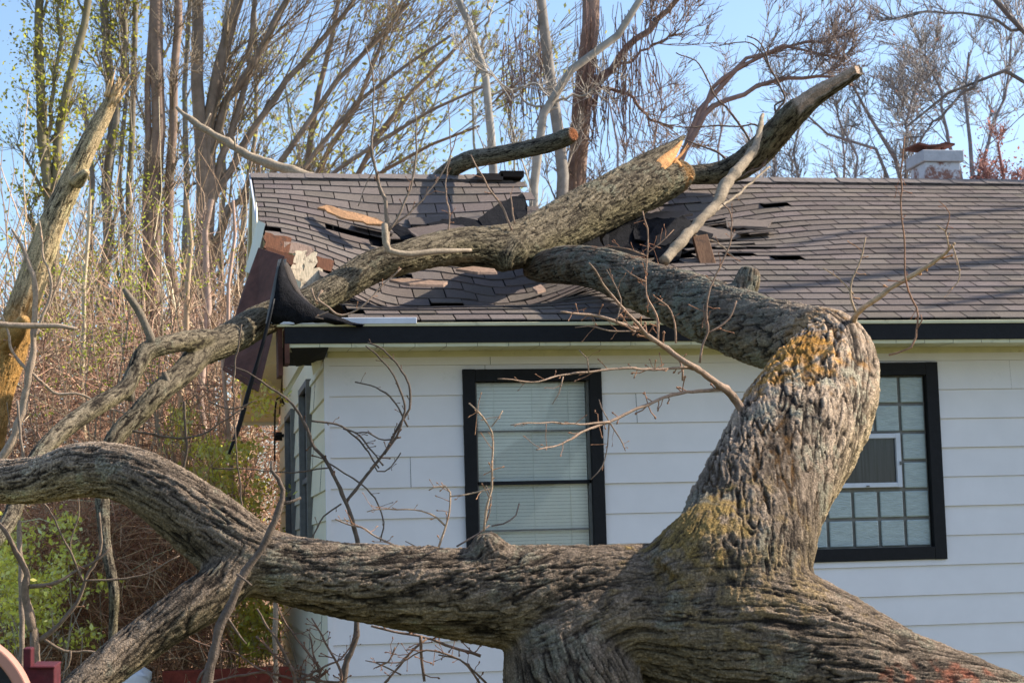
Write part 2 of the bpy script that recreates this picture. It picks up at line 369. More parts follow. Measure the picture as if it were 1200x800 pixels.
# ridge caps
def ridgecap():
    mb = MB(); rng = random.Random(3)
    def run(a, b):
        x = a
        while x < b:
            x1 = min(x+.15, b); z = plane(YR)+.026+rng.uniform(-.003, .003); h = .008
            mb.add([(x, YR-.14, z-.062), (x1+.02, YR-.14, z-.066), (x1+.02, YR, z+.004-h*.4), (x, YR, z+.004), (x1+.02, YR+.14, z-.066), (x, YR+.14, z-.062),
                    (x, YR-.14, z-.070), (x1+.02, YR-.14, z-.074)], [(0, 1, 2, 3), (3, 2, 4, 5), (6, 7, 1, 0)])
            x = x1
    run(-.38, 1.62); mb.build('ridge_cap', M['ridge'], roof); mb = MB(); run(2.9, 8.2)
    mb.build('ridge_cap', M['ridge'], roof)
    mb = MB(); z = plane(YR)
    mb.box(1.70, 1.90, YR-.17, YR+.12, z-.02, z+.03, (.25,)*3); mb.box(1.50, 1.72, YR-.17, YR+.12, z-.05, z+.006, (.6,)*3)
    mb.build('ridge_stub', M['shingle'], roof)
ridgecap()
# walls
def siding(name, rects, axis, x0, x1, z0, z1, mat, parent=house, at=0.):
    """clapboard courses; axis 'x': wall facing -y, axis 'y': wall facing -x; rects are openings"""
    mb = MB(); base = 1.063; k0 = int(math.floor((z0-base)/.203)); z = base+k0*.203
    rr = random.Random(5)
    joints = {k: [x0+rr.uniform(.3, 3)+3.2*j for j in range(4)] for k in range(-30, 40)}
    kk = k0
    while z < z1:
        za, zb = max(z, z0), min(z+.203, z1)
        zs = sorted({za, zb, *[v for r in rects for v in (r[2], r[3]) if za < v < zb]})
        for q0, q1 in zip(zs[:-1], zs[1:]):
            zm = (q0+q1)/2
            xs = sorted({x0, x1, *[v for r in rects if r[2] < zm < r[3] for v in (r[0], r[1]) if x0 < v < x1], *[j for j in joints[kk] if x0 < j < x1]})
            for a, b in zip(xs[:-1], xs[1:]):
                xm = (a+b)/2
                if any(r[0] < xm < r[1] and r[2] < zm < r[3] for r in rects): continue
                if b < x1 and b in joints[kk]: b = b-.0025
                jo = .003*(sum(j < xm for j in joints[kk]) % 2)
                y = lambda zz: at-(.006+jo+.015*(1-(zz-z)/.203))
                lip = q0 == za and za == z
                pts = [(a, y(q0), q0), (b, y(q0), q0), (b, y(q1), q1), (a, y(q1), q1), (a, at+.01, q0), (b, at+.01, q0)]
                if lip: pts[0] = (a, y(q0), q0+.002); pts[1] = (b, y(q0), q0+.002)
                if axis == 'y': pts = [(p[1], p[0], p[2]) for p in pts]
                mb.add(pts, [(0, 1, 2, 3), (4, 5, 1, 0)])
        z += .203; kk += 1
    return mb.build(name, mat, parent)
WIN1 = (.985, 1.765, 1.50, 2.775); WIN2 = (3.14, 4.17, 1.60, 2.79)
SW = [(1.50, 2.33, 1.55, 2.90), (3.55, 4.40, 1.55, 2.85)]
front = siding('front_wall', [WIN1, WIN2], 'x', 0, 8, .25, 2.985, M['siding'])
front['label'] = 'white lap siding wall with two black-framed windows'
side = siding('side_wall', SW, 'y', 0, 6.1, .25, 2.93, M['sidecream'])
mb = MB()
for (z0, z1, ins) in ((2.93, 3.13, 0), (3.13, 3.5, .5), (3.5, 3.9, 1.2), (3.9, 4.3, 2.0)):
    mb.box(.002, .05, max(ins, 0)+.15, 6.1-ins, z0, z1)
mb.build('gable_end', M['sidecream'], house)
mb = MB(); mb.box(.03, 8, .06, 6.05, .0, .25); mb.build('foundation', M['grey'], house)
mb = MB()      # wall cores, leaving the openings
for (a, b, c, d) in ((.02, WIN1[0], .25, 3.0), (WIN1[1], WIN2[0], .25, 3.0), (WIN2[1], 8, .25, 3.0), (WIN1[0], WIN1[1], .25, WIN1[2]), (WIN1[0], WIN1[1], WIN1[3], 3.0), (WIN2[0], WIN2[1], .25, WIN2[2]), (WIN2[0], WIN2[1], WIN2[3], 3.0)):
    mb.box(a+.001, b-.001, .012, .10, c, d)
mb.box(.02, .1, .10, 6.05, .25, 3.0); mb.box(.1, 8, 6.0, 6.1, .25, 3.0); mb.box(7.9, 8, .1, 6, .25, 3.0)
mb.box(.1, 8, .1, 6, 2.9, 2.95); mb.build('wall_core', M['dark'], house)
mb = MB(); mb.box(-.0235, .010, -.0255, .012, .25, 2.945); mb.build('corner_post', M['siding'], house)
# fascia, drip edge, soffit
mb = MB(); mb.box(-.30, 8.2, YE-.012, YE+.012, 2.995, 3.108); mb.build('fascia', M['black'], house, bevel=.003)
mb = MB(); mb.box(-.37, .55, YE-.030, YE+.02, 3.118, 3.160); mb.build('gutter_edge', M['alu'], house, bevel=.004)
mb = MB(); mb.box(-.35, 8.2, YE-.022, YE+.02, 3.104, 3.127); mb.build('drip_edge', M['cream'], house, bevel=.003)
mb = MB(); x = -.28; rr = random.Random(8)
while x < 8.2:
    x1 = x+.205; d = rr.uniform(-.0015, .0015); mb.add([(x, YE-.002, 2.972+d), (x1-.003, YE-.002, 2.972-d), (x1-.003, 0, 2.985), (x, 0, 2.985), (x, YE-.002, 2.995), (x1-.003, YE-.002, 2.995)], [(0, 3, 2, 1), (0, 1, 5, 4)]); x = x1
mb.build('soffit', M['cream'], house)
mb = MB(); mb.box(0, 8, -.028, -.001, 2.945, 2.984); mb.build('frieze', M['cream'], house, bevel=.002)
# rear half rake soffit, seen from below, with its boards
mb = MB(); y = 3.1
zr = lambda y: plane(YR)-SL*(y-YR)-.13
while y < 6.5:
    y1 = min(y+.30, 6.5); mb.slab([(-.36, y, zr(y)), (-.002, y, zr(y)), (-.002, y1-.008, zr(y1-.008)), (-.36, y1-.008, zr(y1-.008))], (0, 0, .018)); y = y1
mb.slab([(-.38, 3.1, zr(3.1)-.02), (-.38, 6.52, zr(6.52)-.02), (-.38, 6.52, zr(6.52)+.13), (-.38, 3.1, zr(3.1)+.13)], (.018, 0, 0))
mb.slab([(-.38, 6.505, zr(6.5)-.03), (0, 6.505, zr(6.5)-.03), (0, 6.505, zr(6.5)+.12), (-.38, 6.505, zr(6.5)+.12)], (0, .02, 0))
mb.build('rake_soffit', M['sidecream'], house)
# front half rake: white edge metal, bent board that dropped
def strip(pts, wd, th, name, mat, parent, Yoff=0.):
    """board following points; wd is a vector across"""
    mb = MB(); wd = np.asarray(wd)
    for a, b in zip(pts[:-1], pts[1:]): mb.slab([a, b, b+wd, a+wd], th)
    return mb.build(name, mat, parent)
zrk = lambda y: plane(y)+.0
pts = [np.array([-.375, y, zrk(y)-.035]) for y in np.linspace(YR+.05, 1.56, 8)]
strip(pts, (0, 0, .045), (-.012, 0, 0), 'rake_edge', M['alu'], house)
pts = [np.array([-.365, y, zrk(y)-.16]) for y in np.linspace(YR+.05, 1.50, 6)]
strip(pts, (0, 0, .12), (.02, 0, 0), 'rake_board', M['grey'], house)
mb = MB()
a, b, c, d = P(311, 262, 1.45), P(302, 258, 1.6), P(287, 318, 1.2), P(297, 322, 1.1)
mb.slab([a, b, c, d], (.0, .03, .0)); mb.slab([P(299, 215, 2.9), P(301, 262, 1.6), P(297, 300, 1.5), P(295, 300, 1.9), P(296, 220, 3.0)], (.01, .02, 0))
mb.build('dropped_rake_board', M['sidecream'], house)
mb = MB()
mb.slab([P(303, 290, .95), P(334, 300, .6), P(330, 340, .35), P(318, 400, .2), P(305, 452, .1), P(262, 428, .45), P(270, 390, .6), P(283, 345, .8)], (.0, .03, .004))
mb.slab([P(262, 428, .44), P(305, 452, .09), P(303, 459, .09), P(261, 433, .44)], (.0, .05, 0))
mb.build('hanging_sheathing', M['brownboard'], house, bevel=.003)
rr = random.Random(21)
def ragged(q, Y, k=4, j=2.4):
    Q_, Y_ = [], []; n_ = len(q); Y = Y if isinstance(Y, (list, tuple)) else [Y]*n_
    for i in range(n_):
        a, b = q[i], q[(i+1) % n_]; L_ = math.hypot(b[0]-a[0], b[1]-a[1]); kk = max(1, min(7, int(L_/6)))
        for t in range(kk):
            f = t/kk; jj = 0 if t == 0 else j*min(1, L_/25); Q_.append((a[0]+(b[0]-a[0])*f+rr.uniform(-jj, jj), a[1]+(b[1]-a[1])*f+rr.uniform(-jj, jj)*.6)); Y_.append(Y[i]+(Y[(i+1) % n_]-Y[i])*f)
    return Q_, Y_
# exposed framing at the torn edge
mb = MB(); pc = [(.42, .27, .24), (.40, .26, .24), (1.5, 2.0, 2.6), (1.35, 1.85, 2.4), (.34, .22, .2)]
for (q, c, th) in (([(311, 272), (342, 279), (338, 297), (309, 290)], pc[0], .12), ([(333, 281), (368, 292), (366, 302), (333, 294)], (.75, .85, 1.2), .05),
                   ([(345, 290), (360, 292), (352, 330), (340, 322)], pc[2], .06), ([(360, 292), (372, 296), (366, 338), (354, 332)], pc[3], .08),
                   ([(372, 300), (392, 306), (388, 318), (371, 313)], pc[1], .06), ([(366, 318), (392, 324), (384, 340), (364, 334)], pc[4], .07),
                   ([(313, 288), (350, 300), (346, 312), (310, 300)], (.22, .12, .09), .2), ([(350, 318), (378, 312), (376, 350), (352, 352)], pc[3], .04)):
    q, _y = ragged(q, 0., j=3.0); mb = MB(); mb.slab([P(a, b, 1.0-.004*(b-270)+.0009*(a-310)) for a, b in q], (0, th, .01), c); mb.build('broken_board', M['rawwood'], house)
# curled felt flap over the open corner
n = 14; V = []; Fq = []
top = [(329, 303), (333, 312), (338, 326), (346, 340), (357, 352), (370, 362), (385, 369), (400, 374), (414, 378), (424, 381)]
bot = [(316, 376), (324, 377), (333, 377.5), (343, 378), (354, 378.5), (366, 379), (380, 379.5), (395, 380), (410, 380.5), (424, 381)]
for i, (t_, b_) in enumerate(zip(top, bot)):
    for j in range(6):
        f = j/5; px = b_[0]+(t_[0]-b_[0])*f; py = b_[1]+(t_[1]-b_[1])*f
        Y = -.435+.05*f-.05*math.sin(f*math.pi)
        V.append(P(px, py, Y))
for i in range(len(top)-1):
    for j in range(5): a = i*6+j; Fq.append((a, a+6, a+7, a+1))
V = np.array(V); V += .03*np.stack([fbm(V*6, 1), fbm(V*6, 2), fbm(V*6, 3)], 1)+.008*RNG.normal(size=V.shape)*np.array([1, 1, .6])
o = mk('felt_flap', V, Fq, M['felt'], house, smooth=True); s = o.modifiers.new('s', 'SOLIDIFY'); s.thickness = .008
n = len(top); V = []; Fq = []      # curled lip with shingle on its outer side
for i, t_ in enumerate(top):
    for j in range(4):
        f = j/3; V.append(P(t_[0]+f*(13-i*.7), t_[1]-f*(2-i*.1)+f*f*(15-i*1.4), -.36+.10*f))
for i in range(n-1):
    for j in range(3): a = i*4+j; Fq.append((a, a+4, a+5, a+1))
o = mk('shingle_curl', V, Fq, M['shingle'], house, smooth=True, col=np.full((len(V), 3), .5)); s = o.modifiers.new('s', 'SOLIDIFY'); s.thickness = .012
def pxtube(pts, Ys, ws, step=.05, sides=8):
    rows = []
    n = len(pts)
    for i, (a, b) in enumerate(pts):
        Y = Ys[i] if isinstance(Ys, (list, tuple)) else Ys
        p = P(a, b, Y); wv = ws[i] if isinstance(ws, (list, tuple)) else ws
        rows.append((*p, wv*.5*depth(p)/F_PX))
    return resample(rows, step)
def tubes_obj(name, paths, mat, parent, col=(1, 1, 1), sides=8):
    Vs, Fs, b = [], [], 0
    for p in paths:
        V, Fc = tube(p, sides); Vs.append(V); Fs += [tuple(i+b for i in f) for f in Fc]; b += len(V)
    V = np.vstack(Vs); cv = 1+.35*fbm(V*45, 3, 2)+.2*vnoise(V*np.array([9, 9, 9]), 8)
    return mk(name, V, Fs, mat, parent, smooth=True, col=np.array(col)[None]*cv[:, None])
mb = MB()
for (x0, x1, y) in ((326, 331, -.47), (332.5, 336, -.44)):
    mb.slab([P(x0, 304, y+.1), P(x1, 303, y+.1), P(x1-15, 378, y), P(x0-15, 379, y)], (0, .02, 0))
mb.build('bent_edge_metal', M['grey'], house)
tubes_obj('dangling_trim', [pxtube([(321, 350), (315, 376), (303, 420), (292, 456), (280, 500), (268, 532)], [-.48, -.50, -.48, -.45, -.42, -.4], [3, 4, 4.5, 5.5, 5.5, 3])], M['black'], house)
mb = MB(); mb.box(-.30, -.27, YE-.01, YE+.2, 2.87, 3.10); mb.box(-.34, -.31, YE+.05, YE+.3, 2.80, 3.10); mb.build('torn_fascia_end', M['brownboard'], house)
# open dark corner under the eave, split loose boards
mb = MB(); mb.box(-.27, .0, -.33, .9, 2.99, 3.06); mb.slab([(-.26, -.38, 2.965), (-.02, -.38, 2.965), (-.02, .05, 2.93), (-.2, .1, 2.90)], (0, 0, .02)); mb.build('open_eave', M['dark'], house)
mb = MB()
mb.slab([P(353, 424, .3), P(360, 421, .2), P(334, 466, 1.6), P(329, 466, 1.7)], (.012, 0, .01)); mb.slab([P(362, 404, -.02), P(380, 412, -.03), P(376, 432, -.02), P(367, 440, .1)], (.0, .02, 0))
mb.build('loose_siding', M['sidecream'], house)
# windows -----------------------------------------------------------
def casing(mb, x0, x1, z0, z1, wd, y0=-.040, y1=.03):
    mb.box(x0-wd, x0, y0, y1, z0-wd, z1+wd); mb.box(x1, x1+wd, y0, y1, z0-wd, z1+wd)
    mb.box(x0, x1, y0, y1, z1, z1+wd-.002); mb.box(x0, x1, y0, y1, z0-wd+.002, z0)
mb = MB(); casing(mb, .985, 1.765, 1.50, 2.775, .085); w1 = mb.build('sash_window', M['black'], house, bevel=.004)
mb = MB()
for z in (2.44,): mb.box(.99, 1.76, .012, .03, z, z+.010)
mb.box(.985, .998, .0, .06, 1.5, 2.775); mb.box(1.752, 1.765, .0, .06, 1.5, 2.775); mb.box(.99, 1.76, .012, .03, 1.775, 1.787)
mb.build('sash', M['grey'], w1)
mb = MB(); mb.box(.985, 1.765, .0, .05, 2.085, 2.108); mb.build('meeting_rail', M['black'], w1)
mb = MB(); mb.box(.986, 1.764, .034, .038, 1.5, 2.775); mb.build('pane', M['glass'], w1)
mb = MB(); z = 1.50; k = 0
while z < 2.77:
    mb.add([(1.0, .056, z), (1.75, .056, z), (1.75, .062, z+.0225), (1.0, .062, z+.0225)], [(0, 1, 2, 3)]); z += .0235; k += 1
for x in (1.12, 1.38, 1.63): mb.box(x, x+.003, .050, .0545, 1.5, 2.77)
mb.build('blind', M['blind'], w1)
mb = MB(); mb.box(.95, 1.8, .10, .6, 1.4, 2.85); mb.build('room', M['dark'], w1)
# block window
mb = MB(); casing(mb, 3.14, 4.17, 1.60, 2.79, .09); w2 = mb.build('block_window', M['black'], house, bevel=.004)
mb = MB(); mb.box(3.14, 4.17, .022, .05, 1.6, 2.79); mb.build('mortar', M['mortar'], w2)
mb = MB(); pw = 1.03/5.5; cols = [4.17-(i+1)*pw for i in range(6)]; ph = 1.19/6
for i, x in enumerate(cols):
    for j in range(6):
        if 1 <= i <= 3 and j in (2, 3): continue
        z = 1.6+j*ph; x = max(x, 3.14)
        mb.box(x+.010, cols[i]+pw-.010, .004, .0215, z+.010, z+ph-.010)
mb.build('glass_blocks', M['block'], w2, bevel=.008)
mb = MB(); x0, x1 = cols[3], cols[0]; z0, z1 = 1.6+2*ph+.01, 1.6+4*ph-.005
casing(mb, x0+.04, x1-.05, z0+.04, z1-.035, .034, -.02, .021); v = mb.build('vent_sash', M['alu'], w2, bevel=.003)
mb = MB(); mb.box(x0+.04, x1-.05, .004, .008, z0+.04, z1-.035); mb.build('pane', M['glassdark'], v)
mb = MB(); mb.box(x0+.04, x1-.05, .012, .016, z0+.04, z1-.035); mb.build('curtain', M['curtain'], v)
mb = MB(); mb.box(x1-.03, x1-.02, -.030, -.0205, z0+.16, z0+.185); mb.build('latch', M['grey'], v)
mb = MB(); mb.box((x0+x1)/2, (x0+x1)/2+.02, -.03, -.0205, z0+.012, z0+.022); mb.build('latch', M['grey'], v)
for (a, b, c, d) in SW:
    mb = MB()
    mb.box(-.05, .02, a-.05, a, c-.05, d+.05); mb.box(-.05, .02, b, b+.05, c-.05, d+.05); mb.box(-.05, .02, a, b, d, d+.048); mb.box(-.05, .02, a, b, c-.048, c); mb.box(-.03, .0, a, b, (c+d)/2-.02, (c+d)/2+.02)
    sw = mb.build('side_window', M['grey'], house, bevel=.003)
    mb = MB(); mb.box(-.01, -.005, a, b, c, d); mb.build('pane', M['glassdark'], sw)
# chimney
ch = MB(); x0, x1, y0, y1 = 5.76, 6.15, 3.60, 4.02
ch.box(x0+.03, x1-.02, y0+.03, y1-.03, 4.0, 5.105); co = ch.build('chimney', M['chimney'], house, bevel=.006)
ch = MB(); ch.box(x0, x1+.01, y0, y1, 5.107, 5.215); ch.build('chimney_crown', simple('pale crown', (.46, .47, .50), .8, .15, 14, .3, dirt=((.3, .22, .2), 14, .62, .5)), co, bevel=.008)
ch = MB()
capp = [(x0-.03, 0, .055), (x0+.08, 0, .035), (x0+.17, 0, .042), (x0+.24, 0, .062), (x0+.33, 0, .05)]
for a, b in zip(capp[:-1], capp[1:]): ch.slab([(a[0], y0+.03, 5.215+a[2]), (b[0], y0+.03, 5.215+b[2]), (b[0], y0+.36, 5.215+b[2]+.012), (a[0], y0+.36, 5.215+a[2]+.012)], (0, 0, .018))
for (a, b) in ((.05, .06), (.22, .08), (.14, .3)): ch.box(x0+a, x0+a+.02, y0+b, y0+b+.02, 5.21, 5.255)
ch.build('chimney_cap', M['rust'], co)
mb = MB(); p = P(757, 195, 3.6); V_, F_ = tube(np.array([(p[0], 3.6, 4.2, .02), (p[0], 3.6, p[2]-.02, .02), (p[0], 3.6, p[2], .018)]), 12); mb.add(V_, F_); mb.build('vent_pipe', M['siding'], house, smooth=False)
# broken panels in the sunken hole, torn bits
rr = random.Random(21)
def piece(q, Y, th=.012, c=(.7, .7, .7)):
    q, Y = ragged(q, Y)
    mb = MB(); mb.slab([P(a, b, (Y if not isinstance(Y, (list, tuple)) else Y[i])+(.14 if c[0] < .5 else 0)) for i, (a, b) in enumerate(q)], (0, th*.5, -th), c); mb.build('torn_shingle' if c[0] >= .5 else 'torn_felt_and_shade', M['shingle' if c[0] >= .5 else 'felt'], roof)
piece([(716, 262), (745, 258), (770, 262), (742, 300), (712, 305), (706, 280)], [1.6, 1.55, 1.6, 1.1, 1.0, 1.3], c=(.22, .2, .2))  # collapsed panels: shade of the pit put into their dark felt colour
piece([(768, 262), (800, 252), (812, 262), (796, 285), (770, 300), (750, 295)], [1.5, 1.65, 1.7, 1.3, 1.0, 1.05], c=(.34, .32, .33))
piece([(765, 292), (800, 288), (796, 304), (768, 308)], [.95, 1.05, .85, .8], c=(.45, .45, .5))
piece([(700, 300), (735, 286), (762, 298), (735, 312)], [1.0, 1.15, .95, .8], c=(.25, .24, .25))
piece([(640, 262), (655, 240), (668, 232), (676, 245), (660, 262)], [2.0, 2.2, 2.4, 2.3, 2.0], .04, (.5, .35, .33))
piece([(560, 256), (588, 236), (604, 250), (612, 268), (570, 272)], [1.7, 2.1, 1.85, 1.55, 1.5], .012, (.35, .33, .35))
piece([(478, 268), (520, 262), (560, 266), (556, 276), (490, 278)], [1.55, 1.65, 1.55, 1.45, 1.4], .012, (.9, .86, .86))
piece([(812, 262), (850, 268), (868, 276), (846, 280), (806, 276)], [1.75, 1.65, 1.55, 1.5, 1.55], .014, (1.1, 1.1, 1.1))
piece([(850, 256), (905, 258), (900, 266), (852, 266)], [1.92, 1.9, 1.78, 1.78], .014, (1.1, 1.1, 1.1))
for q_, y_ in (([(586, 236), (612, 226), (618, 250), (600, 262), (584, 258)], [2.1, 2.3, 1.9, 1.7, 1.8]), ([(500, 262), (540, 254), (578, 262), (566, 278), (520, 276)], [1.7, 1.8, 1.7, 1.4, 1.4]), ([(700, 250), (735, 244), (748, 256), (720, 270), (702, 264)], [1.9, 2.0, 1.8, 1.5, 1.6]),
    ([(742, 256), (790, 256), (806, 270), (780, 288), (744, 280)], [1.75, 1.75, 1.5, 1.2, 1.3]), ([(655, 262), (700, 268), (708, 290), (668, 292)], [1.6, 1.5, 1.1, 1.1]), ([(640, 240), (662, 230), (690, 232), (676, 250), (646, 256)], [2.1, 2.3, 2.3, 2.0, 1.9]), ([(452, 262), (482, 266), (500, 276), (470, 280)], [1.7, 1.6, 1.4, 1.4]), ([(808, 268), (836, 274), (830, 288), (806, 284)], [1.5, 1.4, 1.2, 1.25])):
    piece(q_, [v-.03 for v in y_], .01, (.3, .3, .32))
piece([(746, 250), (803, 246), (812, 250), (790, 257), (752, 259)], [2.1, 2.15, 2.1, 1.98, 1.95], .02, (.8, .8, .8))
for (x, y, a) in ((.55, 2.05, 0), (.75, 1.95, .3), (1.1, 1.9, -.2), (1.3, 2.1, .2), (1.45, 1.8, -.3), (1.6, 2.2, .1), (1.0, 2.25, 0), (1.15, 1.65, .5), (3.5, 1.6, .1), (3.25, 1.95, -.1)):
    ca, sa = math.cos(a), math.sin(a); q = []
    for (dx, dy_) in ((-.16, -.07), (.16, -.07), (.16, .08), (-.16, .08)):
        xx, yy = x+dx*ca-dy_*sa, y+dx*sa+dy_*ca; q.append((xx, yy, plane(yy)+float(off(xx, yy))+.02+(.03+.03*rr.random())*(dy_ < 0)))
    mb = MB(); mb.slab(q, (0, 0, .007), (rr.uniform(.7, 1.1),)*3); mb.build('torn_shingle', M['shingle'], roof)
for (q, Y, c) in (([(383, 240), (410, 248), (440, 255), (452, 262), (430, 262), (405, 256), (372, 243)], [2.2, 2.0, 1.85, 1.72, 1.7, 1.82, 2.15], (1.0, .9, .8)),
                  ([(700, 251), (712, 248), (722, 258), (712, 262)], [2.0, 2.0, 1.85, 1.8], (1.2, 1.1, 1.0)),
                  ([(640, 283), (668, 270), (690, 262), (694, 268), (660, 282)], [1.5, 1.6, 1.8, 1.7, 1.4], (.5, .45, .5))):
    q, Y = ragged(q, Y); mb = MB(); mb.slab([P(a, b, Y[i]-.12) for i, (a, b) in enumerate(q)], (0, .01, -.012), c); mb.build('bare_decking', M['rawwood'], roof)
mb = MB()
for (a, b, s_) in ((1.95, .9, .06), (2.3, 1.3, .05)):
    mb.slab([(a, b, plane(b)-.55), (a+.04, b, plane(b)-.55), (a+.04, b+1.4, plane(b+1.4)-.2), (a, b+1.4, plane(b+1.4)-.2)], (0, 0, .12), (.5, .35, .25))
mb.build('rafters', M['rawwood'], roof)

# ------------------------------------------------------------------ bark-covered limbs
def rows(lst, Y0=None):
    out = []
    for q in lst:
        px, py, wv, Y = q if len(q) == 4 else (*q, Y0)
        p = P(px, py, Y); out.append((*p, wv*.5*depth(p)/F_PX))
    return out
def barkify(name, pathrows, parent, voxel=.014, sub=1, amp=1., hook=None, smooth_it=10, seed=0, twist=0., cell=.034, base=(.325, .252, .188), tex=None, prop=None):
    paths = [resample(r, .045) for r in pathrows]; tex = tex or [1]*len(paths)
    Vs, Fs, b = [], [], 0
    for p in paths:
        V, Fc = tube(p, 20); Vs.append(V); Fs += [tuple(i+b for i in f) for f in Fc]; b += len(V)
    me = bpy.data.meshes.new('t'); me.from_pydata(np.vstack(Vs).tolist(), [], Fs); me.update()
    o = bpy.data.objects.new('t', me); COL.objects.link(o)
    md = o.modifiers.new('r', 'REMESH'); md.mode = 'VOXEL'; md.voxel_size = voxel
    md = o.modifiers.new('s', 'SMOOTH'); md.iterations = smooth_it; md.factor = .6
    if sub: md = o.modifiers.new('u', 'SUBSURF'); md.levels = sub; md.render_levels = sub
    dg = bpy.context.evaluated_depsgraph_get(); ev = o.evaluated_get(dg); em = ev.to_mesh()
    nv = len(em.vertices); V = np.empty(nv*3, np.float32); em.vertices.foreach_get('co', V); V = V.reshape(-1, 3)
    Nn = np.empty(nv*3, np.float32); em.vertices.foreach_get('normal', Nn); Nn = Nn.reshape(-1, 3)
    nl = len(em.loops); L = np.empty(nl, np.int32); em.loops.foreach_get('vertex_index', L); Q = L.reshape(-1, 4)
    ev.to_mesh_clear(); bpy.data.objects.remove(o)
    H = np.zeros(nv, np.float32); W = np.full(nv, 1e-6, np.float32); CID = np.zeros(nv, np.float32); RR = np.zeros(nv, np.float32)
    # large lumps first
    lump = fbm(V*3.1, 31+seed, 3)
    for k, p in enumerate(paths):
        t, n_, bb = frames(p[:, :3]); s = np.concatenate([[0], np.cumsum(np.linalg.norm(np.diff(p[:, :3], axis=0), axis=1))])
        lo = p[:, :3].min(0)-.7; hi = p[:, :3].max(0)+.7
        idx = np.where(((V > lo) & (V < hi)).all(1))[0]
        for c in range(0, len(idx), 60000):
            ii = idx[c:c+60000]; v = V[ii]
            d2 = ((v[:, None]-p[None, :, :3])**2).sum(2); dd = np.sqrt(d2)-p[None, :, 3]; j = dd.argmin(1)
            e = dd[np.arange(len(ii)), j]; r = p[j, 3]
            wt = np.exp(-np.maximum(e, 0)/(.075*r+.006))
            rel = v-p[j, :3]; ds = (rel*t[j]).sum(1)
            j2 = np.clip(j+np.sign(ds).astype(int), 0, len(p)-1)     # smooth the frame between samples
            f = np.clip(np.abs(ds)/.045, 0, .5)[:, None]
            nn = n_[j]*(1-f)+n_[j2]*f; b2 = bb[j]*(1-f)+bb[j2]*f
            th = np.arctan2((rel*b2).sum(1), (rel*nn).sum(1)); sv = s[j]+ds; th = th+twist*sv
            rb = max(.05, float(np.median(p[:, 3])))
            ce = cell*float(np.clip(rb/.22, .62, 1.12)); rbk = rb
            q = np.stack([np.cos(th)*rbk, np.sin(th)*rbk, sv], 1)/ce*np.array([1, 1, .15])
            q = q+.45*np.stack([fbm(q*.5, 3+k, 3), fbm(q*.5, 13+k, 3), 1.2*fbm(q*.9, 23+k, 3)], 1)+.16*np.stack([vnoise(q*3.1, 33), vnoise(q*3.1, 34), vnoise(q*3.1, 35)], 1)
            c1 = sstep(.0, .17, np.abs(fbm(q*.95, 5+seed+k*7, 2))); c2_ = sstep(.0, .20, np.abs(fbm(q*1.9+9, 55+seed, 2)))
            f1, f2, cid = worley(q*np.array([1.1, 1.1, 1.5]), 105+seed+k*7); wr = sstep(.0, .16, f2-f1)
            c3 = sstep(.0, .22, np.abs(fbm(q*3.3+3, 75+seed, 2)))
            c4 = sstep(.0, .13, np.abs(fbm(q*np.array([.62, .62, .5])+21, 135+seed, 3)))*.5+.5
            h = .34*c1*c4+.22*c2_*c1+.14*c3+.26*wr*c1*c4+.34*(cid-.5)*wr+.42*fbm(q*np.array([4.2, 4.2, 6.5]), 71, 3)+.07
            h = h*(.85+.35*vnoise(q*.35, 91)); wt = wt*tex[k]
            m_ = wt > .015; a = ii[m_]
            H[a] += (h*wt)[m_]; W[a] += wt[m_]; CID[a] += (cid*wt)[m_]; RR[a] += (r*wt)[m_]
    H /= W; CID /= W; RR /= W
    A = amp*np.clip(RR*.075, .002, .0150)
    V2 = V+Nn*(A*(H-.45)*1.25+RR*.05*lump)[:, None]
    g = sstep(.05, .95, H)
    nz = fbm(V*22, 41+seed, 3); n2 = fbm(V*5, 61+seed, 3); n3 = fbm(V*70, 77, 2)
    col = np.array([.030, .022, .017])+(np.asarray(base)-.03)*g[:, None]
    col = col*(1+.28*nz+.25*n3+.30*(CID-.5))[:, None]
    col *= (1+.12*n2)[:, None]*np.array([1, 1, 1])
    li = sstep(.25, .55, nz*.6+n2)*sstep(.2, .7, g)*.40            # pale green-grey lichen
    col = col*(1-li[:, None])+li[:, None]*np.array([.23, .26, .19])
    under = sstep(.35, -.5, Nn[:, 2]+.35*n2)*.55                 # algae on the undersides
    col = col*(1-under[:, None])+under[:, None]*col*np.array([.98, 1.0, .66])
    if hook: col, V2 = hook(col, V2, V, Nn, H, nz, n2)
    col = np.clip(col, .008, .9)
    ob = mk(name, V2, Q, M['bark'], parent, smooth=True, col=col)
    if prop: tag(ob, *prop)
    return ob
def near(V, px, py, Y, rx):
    p = P(px, py, Y); return np.linalg.norm(V-p, axis=1)/rx

